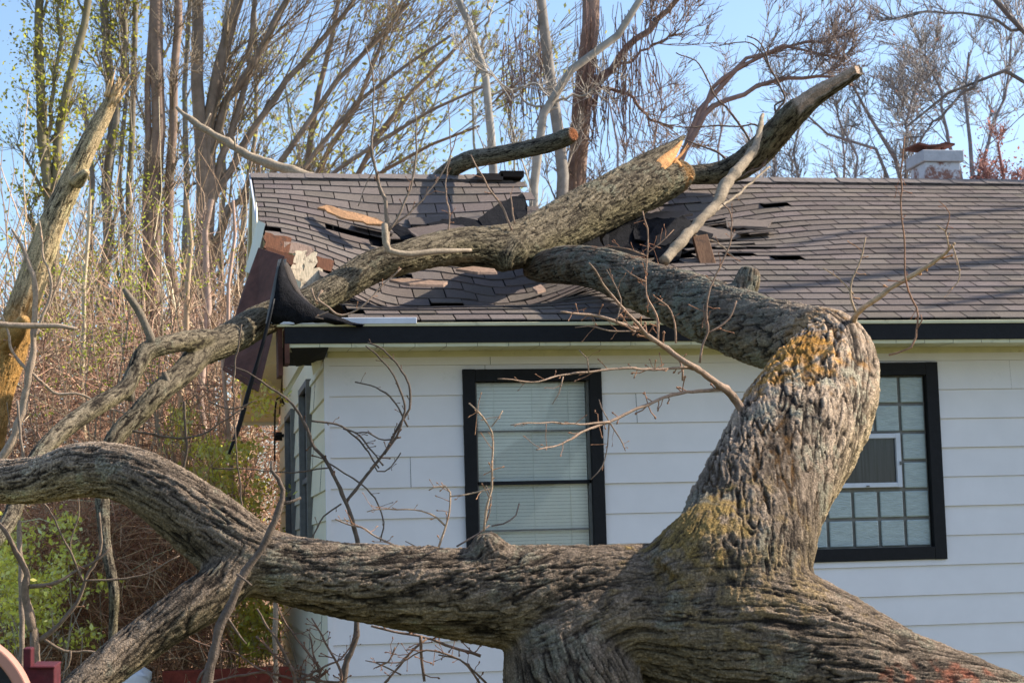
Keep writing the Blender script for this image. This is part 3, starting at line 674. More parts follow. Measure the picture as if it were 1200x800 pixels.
# main fallen tree ---------------------------------------------------
fallen = empty('fallen_tree', tuple(P(850, 700, -4.7)*np.array([1, 1, 0])), 'huge grey-brown fallen tree bending up in front of the house onto its roof', 'tree')
A_ = rows([(770, 712, 165, -4.7), (855, 742, 218, -4.75), (940, 790, 218, -4.8), (1030, 838, 212, -4.85), (1130, 878, 212, -4.9), (1250, 925, 214, -4.9), (1380, 1000, 220, -4.9), (1470, 1090, 240, -4.9)])
BR = rows([(650, 735, 130, -4.72), (700, 728, 136, -4.72), (760, 724, 134, -4.72), (840, 770, 170, -4.75)])
B_ = rows([(840, 740, 170, -4.75), (858, 690, 176, -4.75), (872, 645, 166, -4.65), (884, 605, 156, -4.5), (905, 560, 150, -4.3), (936, 505, 150, -4.05), (962, 458, 134, -3.85), (974, 425, 106, -3.65),
           (962, 405, 90, -3.35), (935, 400, 84, -3.0), (900, 391, 82, -2.6), (850, 373, 78, -1.9), (800, 352, 68, -1.2), (755, 336, 60, -.55), (704, 315, 50, .1), (665, 311, 46, .55), (638, 313, 38, .8), (618, 317, 22, .93)])
C_ = rows([(800, 705, 140, -4.7), (720, 700, 124, -4.7), (660, 696, 118, -4.7), (600, 699, 120, -4.7), (540, 696, 106, -4.7), (470, 688, 97, -4.7), (400, 680, 88, -4.7), (330, 666, 82, -4.7), (283, 650, 88, -4.7), (243, 617, 86, -4.65),
           (197, 582, 76, -4.6), (150, 556, 68, -4.5), (98, 550, 66, -4.4), (50, 561, 56, -4.3), (0, 564, 53, -4.2), (-70, 560, 46, -4.0), (-170, 540, 36, -3.7), (-300, 500, 20, -3.4)])
D_ = rows([(285, 660, 60, -4.75), (255, 690, 60, -4.8), (215, 717, 58, -4.85), (160, 756, 52, -4.9), (104, 800, 48, -5.0), (40, 860, 46, -5.1), (-60, 960, 44, -5.2), (-150, 1080, 40, -5.3)])
S_ = rows([(690, 690, 110, -4.7), (668, 745, 140, -4.72), (670, 800, 160, -4.76), (686, 860, 150, -4.8), (700, 1000, 130, -4.8), (705, 1130, 140, -4.8)])
U_ = rows([(578, 680, 70, -4.72), (572, 645, 52, -4.75), (567, 626, 26, -4.76)])
U2_ = rows([(868, 350, 34, -1.9), (876, 328, 32, -1.9), (880, 314, 24, -1.9)])
J_ = rows([(800, 690, 130, -4.8), (835, 650, 120, -4.8), (858, 615, 100, -4.65)])
def hook_main(col, V2, V, Nn, H, nz, n2):
    def stain(m_, c):
        nonlocal col
        m_ = np.clip(m_, 0, 1)[:, None]; col = col*(1-m_)+m_*np.asarray(c)
    d = near(V, 918, 442, -3.9, .36); stain(sstep(1.1, .25, d+.9*nz)*sstep(-.1, .4, Nn[:, 2]+.3*nz)*.85, (.42, .20, .035))
    d = near(V, 950, 400, -3.5, .26); stain(sstep(1.0, .3, d+.5*nz)*.5, (.34, .18, .05))
    d = near(V, 812, 600, -4.9, .26); stain(sstep(1.0, .2, d+1.1*nz)*sstep(.2, .6, H)*.7, (.38, .24, .055))
    d = near(V, 880, 650, -5.1, .50); stain(sstep(.9, .1, d+1.4*nz)*sstep(.35, .75, H)*.5, (.40, .27, .10))
    d = near(V, 850, 560, -4.6, .5); stain(sstep(.9, .3, d+.9*nz)*sstep(.5, .0, H)*.5, (.28, .14, .04))
    # heavy lichen on the limb that reaches the roof
    b2 = sstep(-3.7, -1.8, V[:, 1])*sstep(-.25, .35, nz+n2*.6)*.65*sstep(.1, .5, H); stain(b2, (.29, .30, .23))
    # weathered bark on the rising part, with sunlit brightness put into the colour
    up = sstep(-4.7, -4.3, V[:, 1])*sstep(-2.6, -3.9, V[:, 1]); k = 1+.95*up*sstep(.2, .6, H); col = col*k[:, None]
    # bare red wood near the break
    for (px, py, r_) in ((1085, 787, .13), (1155, 775, .18), (1020, 797, .07), (1192, 800, .15)):
        d = near(V, px, py, -5.3, r_); stain(sstep(1.25, .5, d+.9*nz), (.40, .15, .09))
    return col, V2
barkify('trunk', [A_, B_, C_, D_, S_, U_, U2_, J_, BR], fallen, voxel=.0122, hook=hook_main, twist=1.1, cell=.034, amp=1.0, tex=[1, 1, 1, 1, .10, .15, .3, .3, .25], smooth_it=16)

# limb on the roof ---------------------------------------------------
limb = empty('broken_limb', tuple(P(640, 260, 1.1)*np.array([1, 1, 0])), 'long thick broken limb lying across the torn roof with an orange splintered end', 'tree limb')
G_ = rows([(806, 203, 22, 2.3), (792, 206, 42, 2.2), (765, 212, 58, 2.05), (728, 228, 62, 1.75), (674, 256, 60, 1.35), (625, 281, 57, 1.0), (589, 290, 54, .75), (526, 290, 42, .5), (472, 303, 38, .25), (436, 313, 39, .18), (400, 334, 38, .05), (366, 353, 37, -.08), (310, 374, 38, -.18), (275, 394, 38, -.38), (236, 412, 34, -.7)])
G1 = rows([(262, 402, 26, -.5), (236, 397, 24, -.75), (195, 404, 23, -1.2), (170, 413, 24, -1.3), (158, 435, 21, -1.4), (146, 456, 21, -1.5), (118, 473, 23, -1.7), (84, 496, 23, -1.9), (54, 523, 22, -2.1), (30, 560, 22, -2.3), (8, 615, 20, -2.6), (-30, 660, 18, -3.0), (-80, 740, 16, -3.3), (-130, 1000, 14, -3.6)])
G2 = rows([(236, 412, 32, -.7), (215, 436, 28, -.95), (187, 459, 27, -1.2), (160, 487, 25, -1.3), (134, 514, 23, -1.4), (121, 550, 18, -1.5), (120, 590, 17, -1.6), (124, 640, 15, -1.7), (133, 690, 14, -1.8), (132, 750, 12, -1.8), (128, 880, 11, -1.9), (126, 1020, 9, -1.9)])
G3 = rows([(728, 215, 34, 1.85), (760, 192, 28, 2.0), (785, 174, 15, 2.1), (804, 158, 4, 2.2)])
G4 = rows([(600, 292, 44, .70), (590, 306, 30, .62), (594, 316, 14, .60)])
def hook_g(col, V2, V, Nn, H, nz, n2):
    m_ = (sstep(.9, .4, near(V, 800, 206, 2.15, .17)+.5*nz)*.9)[:, None]; col = col*(1-m_)+m_*np.array([.36, .19, .07]); return col, V2
barkify('trunk', [G_, G1, G2, G3, G4], limb, voxel=.0135, hook=hook_g, twist=.3, cell=.030, base=(.29, .245, .175), seed=9)
sp = [rows([(730, 233, 3, 1.80), (748, 216, 17, 1.82), (772, 196, 20, 1.93), (788, 180, 11, 2.02), (799, 166, 3, 2.1)]), rows([(752, 222, 4, 1.80), (768, 205, 13, 1.86), (783, 190, 10, 1.95), (792, 182, 2, 2.0)]),
      rows([(782, 196, 10, 2.0), (792, 190, 8, 2.02), (797, 196, 5, 2.02)]), rows([(786, 206, 14, 2.05), (798, 204, 9, 2.1), (812, 208, 2, 2.1)])]
rs = random.Random(14)
for _ in range(22):
    f = rs.random(); a = (738+f*52+rs.uniform(-3, 3), 226-f*40+rs.uniform(-5, 9)); l = rs.uniform(10, 30); an = math.radians(rs.uniform(35, 52)); Ys = 1.78+f*.25+rs.uniform(-.05, .03)
    sp.append(rows([(a[0], a[1], 2.5, Ys), (a[0]+l*.5*math.cos(an), a[1]-l*.5*math.sin(an), 2.2, Ys+.05), (a[0]+l*math.cos(an+.1), a[1]-l*math.sin(an+.1), .5, Ys+.08)]))
tubes_obj('splintered_wood', [resample(r, .02) for r in sp], M['orange'], limb, col=(1, 1, 1), sides=7)
pale = tubes_obj('branch', [pxtube([(451, 262), (452, 285), (456, 294), (480, 298), (505, 295), (528, 294), (552, 293)], [.0, -.02, -.02, .0, .05, .1, .2], [8, 8, 8, 7, 7, 6, 4])], M['twig'], limb, col=(1.5, 1.5, 1.35))
for st_ in (pxtube([(178, 404), (176, 394), (170, 380), (160, 360), (150, 346), (145, 338)], -1.3, [11, 10, 9, 9, 8, 5]), pxtube([(194, 464), (198, 450), (192, 436)], -1.2, [9, 7, 6]), pxtube([(152, 470), (154, 458), (150, 445)], -1.45, [10, 8, 5])): tubes_obj('branch_stub', [st_], M['twig'], limb, col=(.8, .82, .75))
# second broken limb on the ridge
l2 = empty('broken_limb', tuple(P(880, 190, 2.9)*np.array([1, 1, 0])), 'broken limb with peeled pale end pointing up right across the roof ridge', 'tree limb')
H_ = rows([(740, 214, 18, 2.6), (790, 206, 22, 2.65), (837, 203, 24, 2.65), (864, 196, 31, 2.55), (888, 179, 34, 2.4), (909, 157, 32, 2.2), (930, 134, 30, 2.0), (955, 112, 25, 1.85), (982, 96, 20, 1.7), (1000, 85, 18, 1.6), (1007, 81, 16, 1.55)])
def hook_h(col, V2, V, Nn, H, nz, n2):
    p = P(972, 96, 1.76); a = P(935, 124, 1.98); d_ = (p-a)/np.linalg.norm(p-a); s = (V-a)@d_
    face = Nn@(np.array([-.5, -.7, .55])); m_ = (sstep(-.01, .06, s+.05*nz)*sstep(.15, .4, face+.25*nz))[:, None]
    col = col*(1-m_)+m_*np.array([.66, .48, .35])*(1+.45*nz)[:, None]; return col, V2-Nn*(m_*.016)
barkify('trunk', [H_], l2, voxel=.009, hook=hook_h, twist=.3, cell=.028, base=(.29, .25, .185), seed=15)
# limb rising behind the ridge
l3 = empty('broken_limb', tuple(P(600, 190, 3.3)*np.array([1, 1, 0])), 'short snapped limb end rising over the left part of the ridge', 'tree limb')
J3 = rows([(470, 262, 18, 3.9), (505, 222, 20, 3.5), (522, 203, 20, 3.15), (548, 188, 21, 2.9), (580, 182, 20, 2.6), (612, 176, 20, 2.4), (645, 168, 20, 2.2), (666, 160, 20, 2.05), (672, 157, 17, 2.0)])
def hook_j(col, V2, V, Nn, H, nz, n2):
    m_ = (sstep(.8, .4, near(V, 673, 157, 2.0, .09)+.2*nz))[:, None]; return col*(1-m_)+m_*np.array([.38, .14, .06]), V2
barkify('trunk', [J3], l3, voxel=.008, hook=hook_j, cell=.022, base=(.33, .29, .23), seed=23)
# standing snag on the left
sn = empty('broken_snag', tuple(P(88, 203, 3.5)*np.array([1, 1, 0])), 'sunlit leaning snag with splintered top at the left edge', 'dead tree')
N_ = rows([(141, 101, 5, 3.6), (134, 112, 14, 3.6), (120, 138, 20, 3.6), (104, 168, 23, 3.6), (88, 203, 26, 3.6), (72, 238, 28, 3.6), (58, 270, 31, 3.6), (34, 340, 35, 3.6), (10, 410, 42, 3.6), (-12, 480, 46, 3.6), (-30, 600, 50, 3.6), (-40, 780, 56, 3.6)])
N2 = rows([(130, 118, 10, 3.55), (138, 100, 8, 3.55), (143, 90, 3, 3.55)]); N3 = rows([(90, 215, 18, 3.5), (97, 206, 14, 3.4), (103, 200, 9, 3.35)])
N4 = rows([(8, 400, 30, 3.4), (22, 385, 22, 3.2), (30, 372, 12, 3.1)])
def hook_s(col, V2, V, Nn, H, nz, n2):
    z = V[:, 2]; m_ = (sstep(-.35, .3, n2*1.3+nz*.3)*.75)[:, None]; col = col*(1-m_)+m_*np.array([.85, .62, .34])*(.4+.65*sstep(.1, .6, H))[:, None]
    g_ = (sstep(P(0, 330, 3.6)[2], P(0, 400, 3.6)[2], z)*.8)[:, None]; col = col*(1-g_)+g_*np.array([.66, .34, .09])*(1+.5*nz)[:, None]
    return col, V2
barkify('trunk', [N_, N2, N3, N4], sn, smooth_it=5, voxel=.016, hook=hook_s, cell=.035, base=(.85, .66, .42), seed=31, amp=.8)

shs = []; rs2 = random.Random(5)
for _ in range(9):
    a, b = 126+rs2.uniform(-3, 12), 118+rs2.uniform(-8, 8); l = rs2.uniform(16, 34); an = math.radians(rs2.uniform(52, 78)); shs.append(resample(rows([(a, b, 4, 3.5), (a+l*.6*math.cos(an), b-l*.6*math.sin(an), 3, 3.5), (a+l*math.cos(an), b-l*math.sin(an), .6, 3.48)]), .03))
tubes_obj('splintered_wood', shs, M['rawwood'], sn, col=(1.5, 1.6, 1.5), sides=5)
# ------------------------------------------------------------------ traced branches and sprigs
def spurs(paths, rng, dens=14, L=.03, col=None):
    """little bud-tipped spurs along thin twigs"""
    out = []
    for p in paths:
        s = np.linalg.norm(np.diff(p[:, :3], axis=0), axis=1).sum(); n = int(s*dens*rng.uniform(.7, 1.3))
        for _ in range(n):
            i = rng.integers(1, len(p)-1); 
            if p[i, 3] > .012: continue
            t = p[i+1, :3]-p[i, :3] if i+1 < len(p) else p[i, :3]-p[i-1, :3]; t = t/(np.linalg.norm(t)+1e-9)
            d = t*.5+rng.normal(size=3)*.8+np.array([0, 0, .2]); d /= np.linalg.norm(d); l = L*rng.uniform(.5, 2.6); r = max(.0011, p[i, 3]*.4)
            a = p[i, :3]; b = a+d*l*.6; c = b+(d+rng.normal(size=3)*.3)*l*.4
            out.append(np.array([(*a, r), (*b, r*.8), (*c, r*.9), (*(c+d*.006), r*1.9), (*(c+d*.013), r*.4)]))
    return out
def branch_set(parent, name, specs, col, mat='twig', seed=1, dens=14, sides=6, L=.03, wob=1.2):
    rng = np.random.default_rng(seed); ps = []
    for sp_ in specs:
        pts, Y, w_ = sp_; n = len(pts)
        Ys = Y if isinstance(Y, (list, tuple)) else [Y]*n
        if len(Ys) == 2 and n != 2: Ys = list(np.linspace(Ys[0], Ys[1], n))
        ws = list(np.linspace(w_[0], w_[1], n)) if isinstance(w_, (list, tuple)) and len(w_) == 2 else (list(w_) if isinstance(w_, (list, tuple)) else [w_]*n)
        p = pxtube(pts, Ys, ws, step=.03)
        q3 = p[:, :3]; j = np.stack([fbm(q3*9, seed*3+a_, 3) for a_ in (0, 50, 90)], 1)*.013*wob*np.clip(p[:, 3:4]/.004, .6, 1.0); j -= j[0]; p[:, :3] += j*np.minimum(1, np.arange(len(p))[:, None]/5); p[:, 3] *= 1+.22*vnoise(q3*31, 7)
        ps.append(p)
    o = tubes_obj(name, ps[:1], M[mat], parent, col, sides)
    for p_ in ps[1:]:
        near_ = min(np.linalg.norm(ps[0][:, :3]-p_[0, :3], axis=1).min(), np.linalg.norm(ps[0][:, :3]-p_[-1, :3], axis=1).min())
        tubes_obj('twig', [p_], M[mat], o, col, sides)
    if dens:
        sp_ = spurs(ps, rng, dens, L)
        if sp_: 
            V = np.stack(sp_); tv, tq = batch_tubes(V[:, :, :3], V[:, :, 3], 4)
            mk_b = mk('buds', tv, tq, M[mat], o, smooth=True, col=np.tile(np.array(col)*np.array([1.05, .8, .66]), (len(tv), 1))); mk_b['kind'] = 'stuff'
    return o
brn = (1.2, 1.15, 1.1)
branch_set(fallen, 'branch', [([(998, 386), (1001, 372), (1015, 358), (1050, 335), (1085, 313), (1108, 297), (1118, 286)], [-3.6, -4.2], (9, 3)),
    ([(1003, 366), (996, 345), (1001, 318), (1010, 295), (1014, 279)], -3.8, (2.6, 1.6)), ([(1000, 345), (985, 328), (965, 314)], -3.8, (2, 1.2)), ([(1112, 292), (1108, 270), (1098, 262)], -4.2, (2, 1.2)), ([(1116, 287), (1124, 315), (1122, 330), (1110, 340)], -4.2, (1.8, 1.1))], (2.0, 1.8, 1.45), seed=2)
branch_set(fallen, 'branch', [([(1060, 160), (1057, 200), (1057, 250), (1061, 300), (1062, 332), (1072, 360), (1075, 395), (1068, 408), (1042, 416)], -4.4, (1.8, 2.6)), ([(1108, 272), (1112, 250), (1100, 235)], -4.3, (1.5, 1.2)), ([(1075, 385), (1080, 375), (1078, 368)], -4.4, (2, 1.5))], (1.3, .9, .7), seed=3)
branch_set(fallen, 'branch', [([(872, 484), (862, 470), (845, 456), (827, 440), (803, 428), (780, 410), (764, 399), (742, 386), (718, 378), (690, 371), (655, 367)], [-4.2, -4.2, -4.3, -4.4, -4.5, -4.5, -4.6, -4.6, -4.7, -4.7, -4.8], [13, 11, 9, 8, 7, 6.5, 6, 5, 4, 3, 2]),
    ([(764, 399), (740, 372), (713, 342), (700, 325), (689, 308)], [-4.6, -4.8], (4.2, 2)), ([(745, 388), (715, 388), (690, 383), (675, 384)], -4.7, (2, 1.2)), ([(722, 380), (727, 350), (718, 330), (710, 316)], -4.7, (1.6, 1.1)),
    ([(822, 434), (800, 432), (760, 432), (704, 434), (660, 441), (630, 447), (583, 445)], [-4.4, -4.9], (4, 1.5)), ([(690, 436), (688, 420), (678, 410)], -4.7, (1.6, 1.2)), ([(660, 441), (655, 460), (648, 472)], -4.8, (1.6, 1.1)),
    ([(846, 456), (800, 459), (760, 473), (714, 494), (687, 506), (660, 520), (628, 527)], [-4.3, -4.9], (5, 1.8)), ([(714, 494), (680, 498), (640, 495), (597, 498)], [-4.6, -4.9], (3, 1.5)), ([(714, 494), (712, 520), (706, 545), (692, 562)], -4.6, (2, 1.2)), ([(714, 494), (730, 520), (733, 528)], -4.6, (2, 1.2)), ([(714, 494), (705, 478), (702, 468)], -4.6, (1.6, 1))], (1.25, 1.1, 1.0), seed=4, dens=18)
branch_set(fallen, 'branch', [([(771, 400), (770, 375), (757, 346), (758, 310), (758, 276), (752, 246)], -4.3, (2.8, 1.7)), ([(758, 300), (735, 292), (712, 291), (690, 293)], -4.3, (1.8, 1.2)), ([(757, 330), (740, 322), (728, 312)], -4.3, (1.5, 1)), ([(792, 402), (791, 380), (782, 358), (766, 347)], -4.2, (2.4, 1.4)), ([(758, 297), (780, 280), (790, 270)], -4.3, (1.5, 1))], (1.7, 1.35, 1.15), seed=5, dens=26)
branch_set(fallen, 'branch', [([(820, 425), (823, 405), (828, 389), (830, 352), (836, 330), (846, 306), (855, 288), (858, 262), (853, 246), (845, 238)], -3.6, (3, 1.4)), ([(829, 390), (842, 384), (857, 373), (866, 352)], -3.6, (3, 2)), ([(829, 390), (826, 365), (827, 357)], -3.6, (2, 1.2)), ([(800, 446), (797, 424), (770, 400)], -4.4, (3, 2))], (1.35, 1.1, .95), seed=6)
branch_set(fallen, 'branch', [([(567, 622), (570, 595), (575, 570), (577, 540), (576, 515), (571, 497), (558, 480), (548, 471)], -4.9, (3, 1.8)), ([(575, 572), (545, 580), (528, 583)], -4.9, (2, 1.6)), ([(576, 500), (585, 488), (589, 481)], -4.9, (1.8, 1.3)),
    ([(513, 644), (520, 622), (526, 598), (529, 578), (523, 570), (510, 570), (503, 573)], -4.7, (2.8, 1.6)), ([(522, 616), (512, 606), (494, 599), (467, 597), (440, 597), (432, 600)], -4.7, (2.6, 1.4)), ([(466, 641), (440, 628), (420, 617), (392, 609)], [-4.7, -4.4], (2.6, 1.8))], (1.8, 1.6, 1.35), seed=7, dens=22)
branch_set(fallen, 'branch', [([(576, 616), (590, 613), (606, 603), (610, 588)], -4.5, (2.2, 1.8)), ([(567, 617), (574, 600), (576, 582), (570, 568)], -4.5, (2.2, 1.5)), ([(535, 640), (560, 625), (572, 615)], -4.4, (2.4, 2)), ([(494, 643), (483, 638), (475, 634)], -4.6, (1.6, 1.2))], (.8, .75, .75), seed=8, dens=6)
branch_set(fallen, 'branch', [([(435, 733), (480, 744), (520, 755), (562, 768)], -4.1, (3, 4)), ([(493, 744), (494, 765), (497, 800)], -4.3, (4, 3)), ([(500, 748), (480, 765), (450, 800)], -4.2, (3, 2.6)), ([(562, 800), (548, 780), (530, 768), (500, 760), (470, 777), (440, 776)], -4.4, (3, 1.6)),
    ([(570, 800), (555, 785), (540, 772), (515, 765)], -4.4, (3, 1.8)), ([(440, 782), (455, 775), (463, 757)], -4.3, (1.8, 2.6)), ([(470, 790), (440, 775), (428, 772)], -4.3, (2, 1.2))], (1.1, .95, .9), seed=9, dens=26)
# sprouts on the roof limb
branch_set(limb, 'branch', [([(453, 296), (456, 270), (452, 240), (447, 219), (438, 190), (437, 160), (439, 120), (437, 90), (429, 54)], .0, [6, 5.5, 5, 4, 3.5, 3, 2.5, 2, 1.5]), ([(456, 270), (468, 252), (478, 225), (487, 190), (488, 160), (484, 118)], .0, (4, 1.6)), ([(456, 268), (480, 250), (505, 222), (525, 190), (535, 160)], .05, (3, 1.4)),
    ([(440, 195), (430, 215), (420, 240)], .0, (1.6, 1.2))], (1.15, 1.1, 1.05), seed=10, dens=10)
branch_set(limb, 'branch', [([(600, 270), (590, 245), (575, 222), (562, 200), (552, 182)], .6, (3, 1.6)), ([(603, 262), (600, 245), (598, 225)], .6, (2, 1.3)), ([(525, 275), (527, 250), (523, 215), (527, 180), (524, 120)], .45, (2.2, 1.2))], (1.5, 1.3, 1.15), seed=11, dens=12)
branch_set(limb, 'branch', [([(378, 340), (372, 350), (385, 362), (400, 370), (425, 360), (445, 340), (470, 315)], -.5, (3, 2)), ([(365, 338), (370, 352), (384, 360)], -.48, (2.4, 2)), ([(385, 365), (370, 372), (380, 374)], -.5, (2, 1.5))], (1.6, 1.4, 1.25), seed=12, dens=10)
branch_set(l2, 'branch', [([(882, 172), (876, 160), (864, 143), (850, 125), (837, 111), (828, 90), (815, 72), (792, 62)], 2.4, (3.4, 1.3)), ([(909, 136), (912, 128), (919, 118), (916, 108), (908, 92), (902, 80), (896, 62), (888, 48), (875, 42)], 2.15, (3.4, 1.4)), ([(902, 80), (892, 62), (878, 50), (862, 50), (842, 54)], 2.15, (2, 1.2)), ([(918, 118), (908, 124), (912, 140)], 2.15, (2.5, 2.5)),
    ([(856, 192), (840, 178), (822, 171), (804, 165)], 2.65, (3, 1.6)), ([(905, 165), (885, 146), (870, 148), (830, 148), (790, 148), (770, 142)], 2.3, (2.8, 1.4)), ([(868, 208), (880, 200), (893, 195), (903, 178)], 2.3, (2, 3))], (.75, .66, .62), seed=13, dens=14)
# free-standing or leaning dead branches
def thing_branch(name, label, cat, specs, col, seed, dens=8, group=None, base=None, sides=8, part='stem'):
    p = P(*specs[0][0][0], specs[0][1] if not isinstance(specs[0][1], (list, tuple)) else specs[0][1][0])
    e = empty(name, (p[0], p[1], 0), label, cat, group); branch_set(e, part, specs, col, seed=seed, dens=dens, sides=sides); return e
thing_branch('dead_branch', 'smooth grey dead branch leaning from the broken shingles up to the ridge limb', 'branch', [([(778, 306), (800, 280), (820, 258), (838, 240), (852, 214), (872, 190), (886, 168), (891, 150), (893, 134)], [.75, 1.9], [13, 13, 12, 12, 14, 12, 10, 7, 4]), ([(820, 258), (845, 240), (870, 222), (900, 195)], [1.3, 2.3], (3.5, 2.5)), ([(812, 275), (840, 285), (860, 300), (875, 310)], 1.0, (2.2, 1.6))], (1.35, 1.35, 1.2), 20, 3)
thing_branch('dead_branch', 'pale bare limb sloping down to the left peak of the roof', 'branch', [([(207, 126), (222, 140), (240, 152), (262, 165), (282, 178), (308, 189), (335, 199), (372, 212)], [3.9, 3.4], [4, 7, 8, 9, 9, 11, 13, 12]), ([(238, 150), (246, 133)], 3.8, (3, 2)), ([(276, 174), (274, 160)], 3.6, (2.6, 1.6))], (1.5, 1.5, 1.35), 21, 3)
# board standing in the wreckage
o = MB(); o.slab([P(812, 277, .95), P(829, 274, .95), P(842, 318, .75), P(824, 324, .75)], (.02, .10, .0), (.42, .36, .36)); bo = o.build('loose_board', M['rawwood'], None, bevel=.004)
tag(bo, 'dark weathered board stuck upright in the torn shingles behind the trunk', 'board')
for i, (q, lb) in enumerate(((((456, 331), (470, 329), (500, 331), (525, 333), (520, 337), (480, 336)), 'flat bark slab on the shingles left of the trunk tip, lower of two'), (((534, 318), (555, 315), (580, 318), (583, 322), (560, 322)), 'curled bark strip on the roof under the thick broken limb'), (((624, 340), (634, 336), (640, 342), (630, 345)), 'small pale wood chip on the shingles under the trunk tip'))):
    mb = MB(); pl = [.38, .42, .36, .33, .3, .3][:len(q)]
    mb.slab([P(a, b, .42-(b-318)*.021+(.0 if i else 0)) for a, b in q], (0, .01, .022), (1, 1, 1)); o = mb.build('bark_debris', M['debris'], None, bevel=.004); tag(o, lb, 'bark piece', 'bark pieces on the roof')
# hanging hook under the rear soffit
hk = tubes_obj('plant_hook', [pxtube([(322, 540), (322, 510), (322.5, 480), (325, 467), (330, 465), (333, 474)], 5.2, 2.2), pxtube([(327, 516), (327, 506)], 5.2, [8, 7]), pxtube([(327, 512), (327, 508.5)], 5.2, [12, 12])], M['black'], None)
tag(hk, 'black wire hook with small feeder hanging beside the side wall', 'hook')

# saplings -----------------------------------------------------------
thing_branch('sapling', 'forked sapling with curved dark stems before the white wall corner', 'sapling', [
    ([(395, 1000), (402, 800), (412, 760), (420, 720), (421, 670), (418, 633), (405, 590), (390, 555), (370, 526), (358, 500), (345, 478), (328, 462), (300, 443), (270, 427)], -.7, [9, 8, 7, 6.5, 6, 5.5, 5, 4.5, 4, 3.5, 3, 2.5, 2, 1.5]),
    ([(405, 588), (428, 560), (450, 532), (466, 505), (478, 478), (480, 452), (468, 430), (450, 410), (432, 402)], -.7, (4, 1.8)), ([(450, 532), (468, 505), (472, 470), (463, 445), (445, 420), (428, 405)], -.75, (3, 1.6)), ([(455, 525), (440, 545), (452, 552), (470, 530)], -.7, (2, 1.4)),
    ([(380, 540), (400, 550), (430, 570), (445, 592), (450, 610), (446, 632)], -.7, (2, 1.6)), ([(402, 502), (420, 508), (438, 528), (450, 545)], -.7, (2, 2)), ([(365, 493), (400, 500), (425, 520), (445, 548)], -.7, (2.4, 2)), ([(478, 500), (460, 470), (440, 455), (415, 448)], -.7, (2.2, 1.6)),
    ([(385, 548), (340, 552), (300, 550), (250, 548)], -.7, (1.8, 1.4)), ([(400, 590), (380, 605), (370, 625), (355, 640)], -.7, (2, 1.6)), ([(470, 512), (450, 515), (430, 505), (418, 505)], -.7, (2, 1.4))], (.50, .47, .46), 30, 10)
thing_branch('sapling', 'crooked grey sapling crossing in front of the left limb fork', 'sapling', [
    ([(215, 1000), (243, 800), (250, 775), (258, 735), (272, 705), (290, 670), (305, 645), (316, 622), (328, 598), (331, 575), (325, 562), (318, 552), (318, 540)], -5.6, [14, 13, 12, 11, 10, 9, 8, 8, 8, 6, 5, 4, 3]), ([(328, 590), (340, 588), (352, 583)], -5.6, (4, 3)), ([(277, 672), (290, 682), (294, 686)], -5.65, (3, 2)), ([(262, 716), (275, 735), (290, 752)], -5.6, (3, 2)), ([(250, 775), (235, 790), (230, 800)], -5.6, (4, 3))], (.62, .58, .56), 31, 3)
thing_branch('sapling', 'forked grey sapling standing in the lower left corner', 'sapling', [
    ([(46, 1000), (43, 760), (41, 735), (31, 705), (30, 690), (34, 675), (28, 660), (12, 630), (0, 612), (-20, 590)], -2.8, [15, 11, 11, 10, 9, 8, 7, 6, 5, 5]), ([(44, 752), (65, 735), (85, 710), (100, 680), (112, 655), (118, 635), (116, 600)], -2.8, (6, 2.5)), ([(35, 687), (60, 684), (85, 672), (105, 662), (130, 640)], -2.8, (5, 2.5)), ([(97, 680), (80, 640), (60, 600), (30, 562), (10, 540)], -2.8, (3, 1.5)),
    ([(50, 748), (75, 762), (105, 762), (130, 768)], -2.8, (4, 2)), ([(83, 762), (80, 780), (65, 800)], -2.8, (3, 2)), ([(100, 680), (140, 678), (170, 670), (210, 650)], -2.8, (3, 1.4)), ([(92, 670), (82, 640), (92, 600), (90, 580)], -2.8, (2, 1.3))], (.85, .78, .7), 32, 4)
thing_branch('sapling', 'straight slim grey sapling behind the left corner sapling', 'sapling', [([(24, 1000), (26, 760), (26, 700), (25, 650), (24, 600), (28, 540), (20, 470)], -1.5, [7, 6.5, 6.5, 6, 5, 4, 3])], (1.2, 1.15, 1.1), 33, 2)
thing_branch('sapling', 'straight slim grey pole-like stem beside the side wall', 'sapling', [([(322, 1000), (323, 800), (323, 740), (323, 700), (321, 640)], -1.5, [6.5, 6, 6, 5.5, 4])], (1.15, 1.12, 1.05), 34, 1)
thing_branch('sapling', 'sunlit pale sapling rising at the far left past the snag', 'sapling', [
    ([(-60, 1000), (-50, 640), (-20, 565), (5, 535), (20, 505), (30, 460), (38, 425), (40, 390), (43, 345), (30, 300), (14, 270)], -1.0, [14, 13, 12, 11, 10, 9, 8, 7, 6, 5, 3]), ([(40, 395), (60, 340), (50, 300), (45, 260)], -1.0, (4, 2)), ([(36, 440), (15, 410), (5, 380), (-10, 340)], -1.0, (4, 2)), ([(35, 435), (62, 457), (95, 462), (130, 478), (165, 488)], -1.0, (3.5, 1.5)), ([(-30, 377), (20, 380), (60, 382), (92, 384)], -1.2, [7, 7, 6, 4]), ([(55, 365), (80, 300), (100, 250)], -1, (2.4, 1.4))], (1.7, 1.6, 1.45), 35, 5)
thing_branch('vine', 'thin dark hanging vine left of the dangling trim', 'vine', [([(216, 470), (218, 520), (216, 560), (225, 600), (228, 632)], -1.5, (3, 2)), ([(283, 380), (272, 450), (275, 520), (280, 570), (285, 620)], -1.5, (2, 2)), ([(245, 470), (270, 480), (300, 470)], -1.5, (2, 1.4)), ([(155, 505), (200, 512), (230, 512), (260, 495), (285, 478)], -1.5, (3, 1.5))], (.6, .55, .5), 36, 5)
